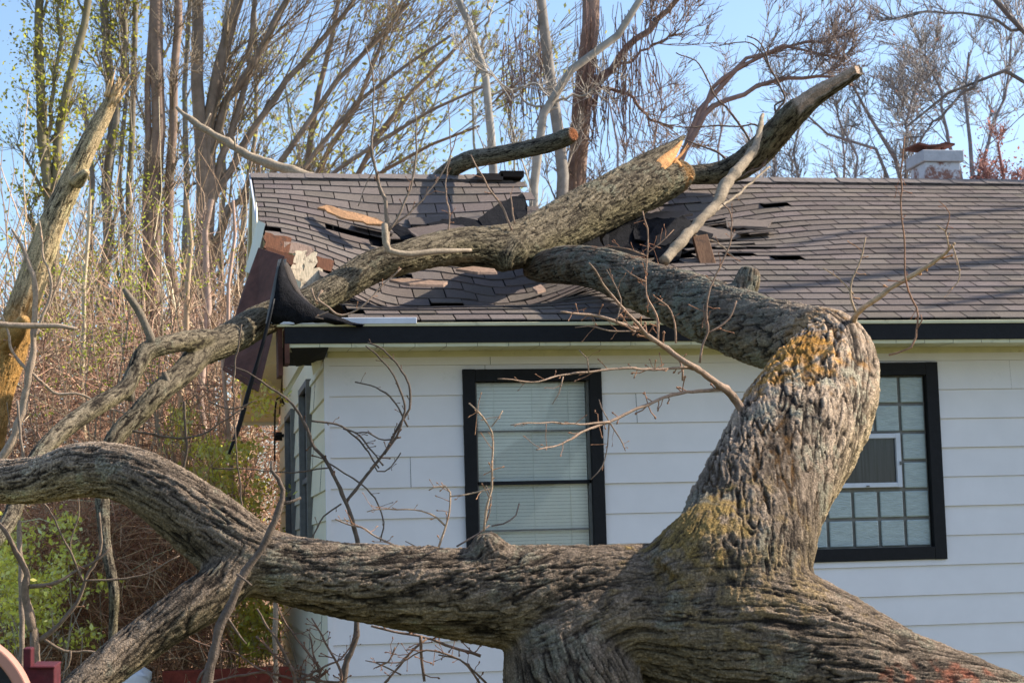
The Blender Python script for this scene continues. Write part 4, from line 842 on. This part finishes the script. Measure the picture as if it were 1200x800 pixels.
branch_set(thing_branch('shrub', 'low thorny bare shrub against the house corner below the trunk', 'shrub', [([(345, 1000), (352, 840), (345, 800), (330, 760), (310, 730), (300, 715)], -2.0, (6, 2))], (.8, .7, .65), 37, 8), 'branch', [
    ([(352, 840), (375, 790), (350, 752), (330, 725), (322, 705)], -2.0, (4, 1.5)), ([(352, 840), (400, 800), (385, 760), (372, 735), (365, 725)], -2.0, (4, 1.5)), ([(300, 745), (340, 780), (390, 800), (430, 808)], -2.0, (3, 3)), ([(345, 800), (380, 780), (400, 770), (420, 740)], -2.0, (3, 1.5)), ([(240, 800), (300, 788), (340, 794), (400, 800)], -2.0, (3, 3)), ([(200, 720), (230, 750), (280, 770), (330, 800)], -2.0, (2, 2.5)), ([(375, 790), (368, 765), (364, 742)], -2, (3, 2))], (.75, .6, .55), seed=38, dens=40, L=.04)

# ------------------------------------------------------------------ background trees
def stems_np(stems, Y, n=14, base=True):
    out = []
    for pts, w0, w1 in stems:
        r = [(*P(a, b, Y), 0) for a, b in pts]
        r = np.array(r); m_ = len(r); ws = np.linspace(w0, w1, m_)
        for i in range(m_): r[i, 3] = ws[i]*.5*depth(r[i, :3])/F_PX
        if base and pts[0][1] > 250: r = np.vstack([[r[0, 0], r[0, 1], -.1, r[0, 3]*1.25], r])
        q = resample(r, .2); s = np.linspace(0, len(q)-1, n); i = np.minimum(s.astype(int), len(q)-2); f = (s-i)[:, None]
        out.append(q[i]*(1-f)+q[i+1]*f)
    return np.stack(out)
def bgtree(name, label, cat, stems, Y, levels, col, seed, leaf=None, twigcol=None, bias=(0, 0, 0), up=.3, group='bare trees behind the house', t0=.3, shift=0., mm=.0):
    col = tuple(np.array(col)*1.75); twigcol = tuple(np.array(twigcol)*1.5*np.array([.95, 1.03, .97])) if twigcol else None
    levels = [(k_ if i_ < len(levels)-1 else int(k_*1.5), l_*1.15, r_, s_) for i_, (k_, l_, r_, s_) in enumerate(levels)]
    rng = np.random.default_rng(seed); S = stems_np(stems, Y); Pp, Pr = S[:, :, :3], S[:, :, 3]
    Pp = Pp+rng.normal(size=Pp.shape)*.02
    e = empty(name, tuple(Pp[0, 0]*np.array([1, 1, 0])), label, cat, group)
    V, q = batch_tubes(Pp, Pr, 8); mk('trunk', V, q, M['cane'], e, smooth=True, col=np.tile(col, (len(V), 1))*(1+.25*rng.normal(size=(len(V), 1))*.4))
    bs = []; cp, cr = Pp, Pr
    unit = depth(Pp[0, 5])/F_PX       # metres per pixel there
    for k, (K, Lpx, ratio, spread) in enumerate(levels):
        cp, cr = grow(cp, cr, K, Lpx*unit, ratio, up=up, spread=spread, bias=bias, t0=t0 if k == 0 else .15, rng=rng, minr=unit*(.55 if k else .9), wob=.13); bs.append((cp, cr))
    V, q = cat_(bs); tc = np.array(twigcol or col)
    mk('crown', V, q, M['cane'], e, smooth=False, col=np.repeat(tc[None]*(1+.35*rng.random((len(V)//15+1, 1))-.15), 15, 0)[:len(V)])
    if leaf:
        n_, sz, lc, spread_ = leaf; ends = cp[:, -1]; ii = rng.integers(0, len(ends), n_); c = ends[ii]+rng.normal(size=(n_, 3))*spread_
        V, q = leaf_cloud(c, sz, rng); lcol = np.array(lc)*(1+.3*rng.normal(size=(n_, 1))); mk('foliage', V, q, M['leaf'], e, col=np.repeat(np.clip(lcol, .01, .9), 4, 0))
    return e
cat_ = cat
RB = (.17, .115, .085); GB = (.16, .14, .115); DB = (.10, .085, .07)
ylw = (.34, .36, .05)
# left group
bgtree('bare_tree', 'twin-stemmed bare tree at the far left with yellow-green buds', 'tree', [([(58, 420), (56, 250), (52, 150), (44, 60), (48, -40)], 14, 9), ([(62, 420), (66, 250), (72, 130), (92, 60), (108, -30)], 13, 8), ([(56, 220), (62, 120), (70, 40), (75, -30)], 6, 3)], 11, [(9, 80, .5, .8), (6, 45, .5, .9), (5, 22, .6, 1)], (.12, .10, .06), 101, leaf=(6000, .026, (.42, .42, .06), .14))
bgtree('bare_tree', 'bare tree with mottled trunks just right of the snag top', 'tree', [([(118, 420), (122, 300), (130, 180), (128, 90), (122, 30), (125, -40)], 13, 9), ([(130, 200), (140, 120), (146, 60), (152, -30)], 9, 6), ([(135, 420), (150, 300), (150, 200), (158, 80), (160, -30)], 9, 6)], 13, [(9, 80, .45, .7), (6, 50, .5, .9), (5, 24, .6, 1)], (.13, .11, .085), 102, leaf=(2600, .028, (.40, .40, .06), .14))
bgtree('bare_tree', 'reddish-brown vine-wrapped straight trunks in the middle of the left wood', 'tree', [([(184, 420), (180, 300), (182, 200), (184, 100), (184, -40)], 20, 14), ([(205, 420), (198, 300), (200, 180), (204, 90), (208, -40)], 12, 9), ([(168, 420), (170, 250), (172, 120), (178, -30)], 9, 7)], 12, [(9, 60, .35, .8), (6, 40, .5, 1), (6, 24, .6, 1)], (.15, .105, .078), 103, twigcol=(.15, .11, .08))
bgtree('bare_tree', 'broad bare tree whose branches fan up to the right over the roof peak', 'tree', [
    ([(228, 420), (236, 300), (236, 220), (232, 120), (230, -40)], 22, 13), ([(240, 420), (242, 260), (242, 180), (254, 80), (280, 0), (290, -40)], 20, 11), ([(240, 210), (262, 130), (300, 70), (335, 0), (350, -40)], 12, 6),
    ([(244, 240), (290, 160), (340, 90), (400, 20), (430, -20)], 10, 4), ([(250, 300), (310, 220), (370, 130), (430, 60), (480, 0)], 9, 4), ([(280, 330), (330, 230), (390, 150), (460, 90), (530, 40)], 8, 3),
    ([(300, 340), (350, 240), (420, 180), (500, 130), (570, 100)], 7, 3), ([(240, 250), (266, 170), (290, 90), (300, -30)], 10, 5)], 14, [(8, 150, .34, .34), (6, 90, .5, .42), (3, 50, .6, .6)], (.15, .115, .085), 104, twigcol=(.17, .12, .085), bias=(.18, 0, .1), up=.2)
bgtree('bare_tree', 'bare tree with fine brown branches sweeping up right behind the roof peak', 'tree', [([(330, 420), (345, 300), (360, 200), (375, 100), (400, -20)], 11, 5), ([(380, 420), (400, 260), (450, 150), (500, 90), (560, 30)], 9, 3), ([(330, 420), (380, 260), (470, 190), (560, 150)], 7, 3), ([(340, 400), (360, 230), (420, 110), (470, 10)], 8, 4)], 17, [(8, 150, .34, .36), (6, 90, .5, .45), (4, 45, .6, .6)], (.16, .11, .075), 105, twigcol=(.18, .125, .09), up=.2, bias=(.2, 0, .1), leaf=(3200, .04, (.44, .42, .12), .35))
bgtree('bare_tree', 'thin grey trees crowding between the snag and the roof', 'tree', [([(150, 460), (152, 330), (140, 220), (150, 100), (140, -20)], 7, 4), ([(262, 460), (258, 330), (262, 220), (255, 100), (270, -20)], 8, 4), ([(285, 460), (282, 340), (286, 250), (300, 140), (296, -20)], 8, 4), ([(212, 460), (214, 330), (218, 220), (216, 100), (224, -20)], 9, 5), ([(100, 460), (104, 320), (112, 200), (96, 120)], 8, 5)], 20, [(9, 80, .5, .8), (6, 40, .5, .9), (6, 22, .6, 1)], (.14, .12, .095), 106, leaf=(4200, .034, (.44, .42, .08), .3))
bgtree('bare_tree', 'slender pale bare trunk leaning left behind the ridge', 'tree', [([(580, 420), (578, 240), (576, 180), (572, 120), (560, 60), (535, 0), (520, -40)], 12, 8), ([(560, 66), (570, 40), (576, -20)], 4, 2.5), ([(576, 110), (600, 104), (625, 98), (640, 108)], 3.5, 2)], 9, [(5, 60, .35, .8), (4, 36, .5, .9), (3, 18, .6, 1)], (.20, .18, .155), 107, t0=.5)
bgtree('bare_tree', 'grey forked tree rising through the broken notch in the ridge', 'tree', [([(625, 420), (625, 230), (626, 175), (636, 140), (650, 100), (682, 66), (720, 40), (752, -5), (770, -30)], 12, 8), ([(638, 130), (660, 118), (690, 112), (700, 100)], 4, 2), ([(640, 128), (600, 110), (580, 92), (560, 80)], 3, 1.6)], 7, [(5, 70, .3, .8), (4, 36, .5, .9), (3, 20, .6, 1)], (.19, .165, .135), 108, t0=.5)
bgtree('bare_tree', 'straight grey-brown trunk behind the forked tree at the ridge gap', 'tree', [([(656, 420), (658, 230), (655, 160), (645, 90), (638, 30), (632, -40)], 16, 12)], 12, [(9, 70, .25, .8), (5, 40, .5, .9), (4, 20, .6, 1)], (.15, .13, .11), 109, t0=.5)
bgtree('vine_covered_tree', 'thick trunk draped with reddish hanging vines right of the ridge gap', 'tree', [([(672, 420), (672, 230), (680, 150), (686, 80), (690, 20), (692, -40)], 25, 21), ([(684, 110), (715, 85), (735, 55), (770, 25), (800, -5), (830, -30)], 10, 5), ([(690, 108), (720, 102), (745, 118), (760, 138), (790, 150)], 5, 3), ([(700, 90), (740, 70), (770, 50), (800, 40)], 4, 2)], 13, [(9, 70, .25, .8), (5, 45, .5, .9), (5, 22, .6, 1)], (.15, .10, .075), 110, twigcol=(.15, .095, .075), t0=.4)
def vines():
    rng = np.random.default_rng(5); n = 190; ps = []
    Y = 12.7; L = []
    for i in range(n):
        px = rng.choice([rng.uniform(685, 790), rng.normal(735, 14), rng.normal(690, 10), rng.uniform(590, 640)]); t = rng.uniform(0, 110)
        pts = np.array([P(px+rng.normal()*3*k*.5, t+k*rng.uniform(14, 26), Y+rng.normal()*.1) for k in range(5)]); ps.append(pts)
    ps = np.array(ps); r = np.full((n, 5), .006)*rng.uniform(.6, 1.8, (n, 1)); V, q = batch_tubes(ps, r, 3)
    o = mk('hanging_vines', V, q, M['cane'], None, col=np.tile((.30, .19, .15), (len(V), 1))); tag(o, 'tangle of reddish vines hanging beside the thick trunk', 'vines', None, 'stuff')
vines()
bgtree('bare_tree', 'weeping bare tree with reddish arching branches behind the splintered limb', 'tree', [([(780, 420), (785, 250), (795, 190), (810, 150), (835, 105), (880, 68), (930, 55), (985, 68)], 11, 3), ([(800, 175), (830, 130), (870, 108), (930, 90), (970, 92), (1000, 100)], 8, 2.5), ([(812, 148), (850, 90), (900, 60), (960, 50), (1005, 40)], 6, 2)], 11, [(11, 66, .36, .7), (6, 42, .5, .8), (4, 22, .6, 1)], (.16, .10, .08), 111, twigcol=(.17, .12, .11), t0=.45)
bgtree('bare_tree', 'small round-crowned bare tree left of the chimney', 'tree', [([(1062, 420), (1060, 240), (1050, 190), (1030, 160), (1010, 120), (990, 80)], 7, 2.5), ([(1060, 230), (1062, 170), (1065, 130), (1080, 80)], 5, 2), ([(1062, 420), (1040, 200), (1000, 170), (960, 150), (930, 120)], 5, 2), ([(1010, 420), (1000, 230), (1005, 180), (980, 140)], 4, 2)], 20, [(12, 70, .5, .8), (8, 40, .5, .9), (6, 22, .6, 1)], (.16, .13, .12), 112, twigcol=(.19, .16, .16), leaf=(500, .03, (.3, .16, .12), .15))
bgtree('bare_tree', 'bare tree with long arching branch over the chimney', 'tree', [([(1260, 420), (1250, 200), (1230, 110), (1200, 76), (1150, 86), (1100, 120), (1060, 150)], 9, 2.5), ([(1240, 200), (1215, 60), (1190, 30), (1165, 0), (1150, -30)], 8, 5), ([(1195, 35), (1150, 18), (1100, 14), (1030, 25)], 4, 1.8), ([(1150, 88), (1120, 120), (1090, 150), (1080, 165)], 4, 2)], 12, [(9, 80, .34, .8), (5, 44, .5, .9), (3, 24, .6, 1)], (.12, .10, .09), 113, twigcol=(.16, .13, .13), t0=.35)
bgtree('bare_tree', 'hazy bare tree behind the right end of the ridge', 'tree', [([(1140, 420), (1135, 250), (1140, 180), (1130, 120), (1135, 60)], 7, 2.5), ([(1140, 240), (1160, 160), (1180, 100), (1185, 40)], 5, 2), ([(1138, 240), (1110, 160), (1100, 100), (1080, 60)], 5, 2), ([(930, 420), (940, 240), (930, 180), (940, 130)], 4, 2)], 24, [(10, 80, .42, .8), (7, 44, .5, .9), (4, 24, .6, 1)], (.15, .13, .13), 114, twigcol=(.18, .155, .16))
bgtree('bare_tree', 'far pale bare treetops between the vine-covered trunk and the ridge limb', 'tree', [([(850, 420), (850, 260), (840, 200), (850, 130)], 5, 2), ([(720, 420), (720, 260), (725, 190), (715, 120)], 5, 2), ([(900, 420), (905, 260), (910, 200), (900, 140)], 5, 2), ([(980, 420), (985, 260), (990, 200), (985, 140)], 5, 2), ([(780, 420), (770, 260), (765, 200), (770, 150)], 5, 2)], 28, [(9, 60, .45, .9), (6, 38, .5, .9), (4, 22, .6, 1)], (.17, .14, .14), 115, twigcol=(.20, .165, .165))
bgtree('budding_tree', 'reddish budding tree with yellow flowers at the right end of the ridge', 'tree', [([(1180, 420), (1180, 250), (1175, 200), (1170, 170)], 6, 3), ([(1180, 300), (1200, 220), (1210, 180)], 5, 3), ([(1180, 300), (1160, 220), (1150, 190)], 4, 2)], 9, [(16, 34, .5, 1), (9, 22, .5, 1), (7, 12, .6, 1)], (.2, .10, .09), 116, twigcol=(.26, .13, .12), leaf=(2600, .022, (.34, .15, .12), .12), group=None)
bgtree('budding_tree', 'yellow-green budding tree behind the slender trunk over the ridge', 'tree', [([(560, 420), (565, 280), (560, 200), (550, 130), (560, 60)], 5, 2), ([(600, 420), (600, 260), (604, 180), (590, 110)], 4, 2), ([(480, 420), (480, 240), (500, 150), (520, 90)], 4, 2), ([(380, 420), (360, 250), (350, 180), (330, 90)], 5, 2)], 26, [(10, 60, .5, .9), (7, 34, .5, .9), (5, 20, .6, 1)], (.2, .18, .13), 117, leaf=(1700, .06, (.36, .38, .10), .25), group=None)
# thicket ------------------------------------------------------------
def thicket():
    rng = np.random.default_rng(12)
    def canes(name, n, Yr, pxr, top, r, cols, L, seed, label, droop=.5, zbase=0):
        rg = np.random.default_rng(seed); Y = rg.uniform(*Yr, n); px = rg.uniform(*pxr, n)
        b = np.array([P(a, 600, y) for a, y in zip(px, Y)]); zt = np.array([P(100, top(a), y)[2] for a, y in zip(px, Y)])
        b[:, 2] = rg.random(n)**.8*zt*.92
        d = rg.normal(size=(n, 3))*np.array([.8, .8, .5])+np.array([0, 0, .5]); d /= np.linalg.norm(d, axis=1)[:, None]
        N = 7; seg = L*(.4+rg.random((n, 1)))/(N-1); pts = [b]; dd = d
        for j in range(N-1):
            dd = dd+.22*rg.normal(size=dd.shape)-np.array([0, 0, droop*.25]); dd /= np.linalg.norm(dd, axis=1)[:, None]; pts.append(pts[-1]+dd*seg)
        pts = np.stack(pts, 1); ok = ~((pts[:, :, 0].max(1) > -.5) & (pts[:, :, 1].min(1) < 7)); pts = pts[ok]; n = len(pts)
        R = r*(.5+rg.random((n, 1)))*np.linspace(1, .4, N); V, q = batch_tubes(pts, R, 3)
        c = 1.5*np.array([1.05, .95, .92])*np.array(cols)[rg.integers(0, len(cols), n)]*(1+.3*rg.normal(size=(n, 1)))
        o = mk(name, V, q, M['cane'], None, col=np.repeat(np.clip(c, .01, .8), N*3, 0)); tag(o, label, 'undergrowth', None, 'stuff'); return pts
    top1 = lambda a: 375+35*math.sin(a*.03)
    canes('undergrowth', 6000, (5, 10), (-40, 350), top1, .0050, [(.26, .155, .105), (.32, .215, .15), (.36, .28, .19), (.18, .12, .085)], 1.3, 1, 'tangle of reddish-brown bare canes filling the wood edge on the left', .5)
    canes('bramble_tangle', 2200, (7, 15), (-40, 340), lambda a: 330, .008, [(.28, .21, .14), (.38, .31, .21), (.2, .15, .10)], 2.2, 2, 'taller pale and brown stems rising from the undergrowth on the left', -.4)
    canes('dry_brush', 9000, (2.5, 5), (-40, 330), lambda a: 600-60*(1-abs(a-180)/180), .004, [(.34, .19, .10), (.28, .14, .08), (.40, .27, .16)], .7, 3, 'dry orange-brown brush seen under the left limb', .6)
    # leafy patches
    def leaves(name, n, cx, cy, sx, sy, Y, size, cols, label, seed):
        rg = np.random.default_rng(seed); k = 40; cc = np.stack([rg.normal(cx, sx, k), rg.normal(cy, sy, k)], 1); j = rg.integers(0, k, n)
        c = np.array([P(cc[i, 0]+rg.normal()*9, cc[i, 1]+rg.normal()*7, Y+rg.normal()*.8) for i in j]); V, q = leaf_cloud(c, size, rg)
        co_ = np.array(cols)[rg.integers(0, len(cols), n)]*(1+.25*rg.normal(size=(n, 1)))
        e = empty(name, tuple(c.mean(0)*np.array([1, 1, 0])), label, 'shrub'); mk('foliage', V, q, M['leaf'], e, col=np.repeat(np.clip(co_, .01, .8), 4, 0))
        ii = rg.integers(0, n, 26); a = c[ii]; b0 = a.copy(); b0[:, 2] *= .25; b0[:, :2] += .35*rg.normal(size=(26, 2)); st = b0[:, None]+(a-b0)[:, None]*np.linspace(0, 1, 5)[None, :, None]+rg.normal(size=(26, 5, 3))*.05
        V, q = batch_tubes(st, np.full((26, 5), .004), 3); mk('stems', V, q, M['cane'], e, col=np.tile((.34, .26, .18), (len(V), 1)))
    gl = [(.85, .72, .11), (.66, .60, .09), (.85, .74, .24)]
    leaves('leafy_shrub', 6500, 262, 560, 38, 62, 5.2, .022, gl, 'yellow-green leafy shrub between the left limbs and the side wall', 41)
    leaves('leafy_shrub', 3000, 297, 735, 16, 30, 4.8, .022, gl, 'green leafy shrub low behind the house corner', 42)
    leaves('leafy_shrub', 4200, 55, 680, 35, 50, 2.2, .019, gl, 'bright green leafy shrub behind the corner saplings', 43)
    leaves('leafy_shrub', 2200, 8, 680, 12, 30, 1.8, .019, gl, 'small bright leafy bush at the left picture edge', 44)
    leaves('leafy_shrub', 900, 185, 290, 48, 42, 4.8, .013, [(.50, .52, .06), (.4, .44, .06)], 'sparse yellow sprigs of new leaves above the tangle', 45)
    leaves('leafy_shrub', 1100, 115, 400, 50, 40, 4.2, .013, [(.48, .50, .06), (.4, .44, .06)], 'sparse yellow-green sprigs left of the limb fork', 46)
thicket()
for i, (px, w0, Y, c, lb) in enumerate(((216, 9, 5.5, (.28, .2, .13), 'slim reddish sapling trunk behind the dangling vine'), (240, 11, 7, (.24, .17, .13), 'slim brown sapling trunk left of the hanging sheathing'), (100, 7, 6, (.30, .24, .16), 'pale slim trunk above the left limb'), (268, 6, 5, (.30, .2, .15), 'thin trunk just left of the hanging sheathing'))):
    bgtree('young_tree', lb, 'tree', [([(px, 800), (px+2, 600), (px-3, 450), (px+4, 320), (px+6, 230)], w0, w0*.6)], Y, [(10, 50, .4, 1), (6, 26, .5, 1)], c, 200+i, group='young trees in the thicket')
# red machine in the corner ------------------------------------------
mc = empty('machine', tuple(P(20, 800, -6.5)*np.array([1, 1, 0])), 'dark red machine frame with salmon-rimmed round drum in the bottom left corner', 'machine')
c0 = P(-58, 838, -6.5); s_ = depth(c0)/F_PX; n = 64; V = []; Fq = []
prof = [(99, 0), (99, .10), (83, .10), (83, .06), (80, .05), (80, 0)]
for i in range(n):
    a = i*2*math.pi/n
    for (r_, d_) in [(88*1.12, -.0), (88*1.12, .14), (75*1.12, .14), (75*1.12, 0)]: V.append(c0+RT*math.cos(a)*r_*s_+np.array([0, 0, 1])*math.sin(a)*r_*s_+np.array([0, d_-.07, 0]))
for i in range(n):
    for k in range(4): a = i*4+k; b = i*4+(k+1) % 4; c = ((i+1) % n)*4+(k+1) % 4; d = ((i+1) % n)*4+k; Fq.append((a, d, c, b))
dr = mk('drum', V, Fq, M['tanrim'], mc, smooth=False); bv = dr.modifiers.new('b', 'BEVEL'); bv.width = .006; bv.segments = 2
V = [c0+RT*math.cos(i*2*math.pi/n)*83*s_+np.array([0, 0, 1])*math.sin(i*2*math.pi/n)*83*s_ for i in range(n)]
mb = MB(); mb.slab(V, (0, .02, 0)); mb.build('drum_face', M['rubber'], dr)
mb = MB()
def pxbox(x0, x1, y0, y1, Y, dp): 
    mb.slab([P(x0, y0, Y), P(x1, y0, Y), P(x1, y1, Y), P(x0, y1, Y)], (0, dp, 0))
pxbox(27, 37, 759, 812, -6.2, .12); pxbox(34, 64, 782, 860, -6.2, .3); pxbox(34, 64.5, 780, 783, -6.21, .32)
mb.build('frame', M['redpaint'], mc, bevel=.004)
mb = MB(); pxbox(0, 10, 860, 1150, -6.1, .1); pxbox(50, 60, 860, 1150, -6.1, .1); mb.build('leg', M['redpaint'], mc)
# low red sheet and white lump on the ground behind
mb = MB(); p0 = P(190, 786, 2.4); p1 = P(345, 784, 2.4); mb.box(p0[0], p1[0], 2.4, 2.5, 0, p0[2]); o = mb.build('low_board', simple('faded red', (.26, .05, .03), .8, .5, 12, .5), None, bevel=.01); tag(o, 'low weathered red board on edge beyond the left limb', 'board')
rg = np.random.default_rng(2); p0 = P(157, 790, 1.0); V, Fc = tube(resample([(p0[0], 1.0, 0, .10), (p0[0], 1.0, p0[2]*.6, .14), (p0[0], 1.0, p0[2], .10), (p0[0], 1.0, p0[2]+.05, .03)], .05), 10); V = V+.02*rg.normal(size=V.shape)
o = mk('sack', V, Fc, M['siding'], None, smooth=True); tag(o, 'crumpled white sack standing behind the lower left limb', 'sack')
# tree outside the frame on the right, whose shade streaks the roof
def shade_tree():
    rng = np.random.default_rng(77); sd_ = np.array(sdir)
    def roofpt(px, py):
        a, b = -1., 6.
        for _ in range(40):
            m_ = (a+b)/2; p = P(px, py, m_)
            if p[2] > plane(m_): a = m_
            else: b = m_
        return P(px, py, a)
    e = empty('bare_tree', (13.5, 3.2, 0), 'tall bare tree standing right of the house and shading the roof', 'tree')
    fork = np.array([13.3, 3.0, 7.5]); main = []
    rad = []
    for pts, w0, w1, s_ in (([(1290, 292), (1200, 304), (1104, 314), (1000, 328), (900, 341), (840, 350)], .085, .05, 10.), ([(1300, 236), (1200, 244), (1112, 254), (1050, 264), (1000, 272), (930, 284)], .05, .03, 10.4), ([(1300, 322), (1200, 341), (1137, 353), (1080, 362)], .06, .03, 9.6), ([(1320, 262), (1210, 270), (1120, 282), (1040, 296)], .03, .018, 10.8)):
        L = [roofpt(*p)+sd_*s_ for p in pts]; r = np.array([(*fork, w0*1.3)]+[(*p, w0+(w1-w0)*i/(len(L)-1)) for i, p in enumerate(L)]); q = resample(r, .2)
        s2 = np.linspace(0, len(q)-1, 16); i_ = np.minimum(s2.astype(int), len(q)-2); f = (s2-i_)[:, None]; main.append(q[i_]*(1-f)+q[i_+1]*f)
    t = np.linspace(0, 1, 16)[:, None]; tr = np.hstack([13.5-.2*t+.1*np.sin(t*5), 3.2-.2*t+.08*np.sin(t*4), 7.5*t, .24-.1*t]); main.append(tr); main.append(np.hstack([13.3+.5*t, 3.0+.6*t, 7.5+5*t, .11-.08*t]))
    Sx = np.stack(main); Pp, Pr = Sx[:, :, :3], Sx[:, :, 3]
    V, q = batch_tubes(Pp, Pr, 8); mk('trunk', V, q, M['cane'], e, smooth=True, col=np.tile(DB, (len(V), 1)))
    a = grow(Pp, Pr, 4, 1.2, .4, rng=rng, spread=.8); b = grow(*a, 4, .7, .5, rng=rng); V, q = cat_([a, b]); mk('crown', V, q, M['cane'], e, col=np.tile(DB, (len(V), 1)))
shade_tree()
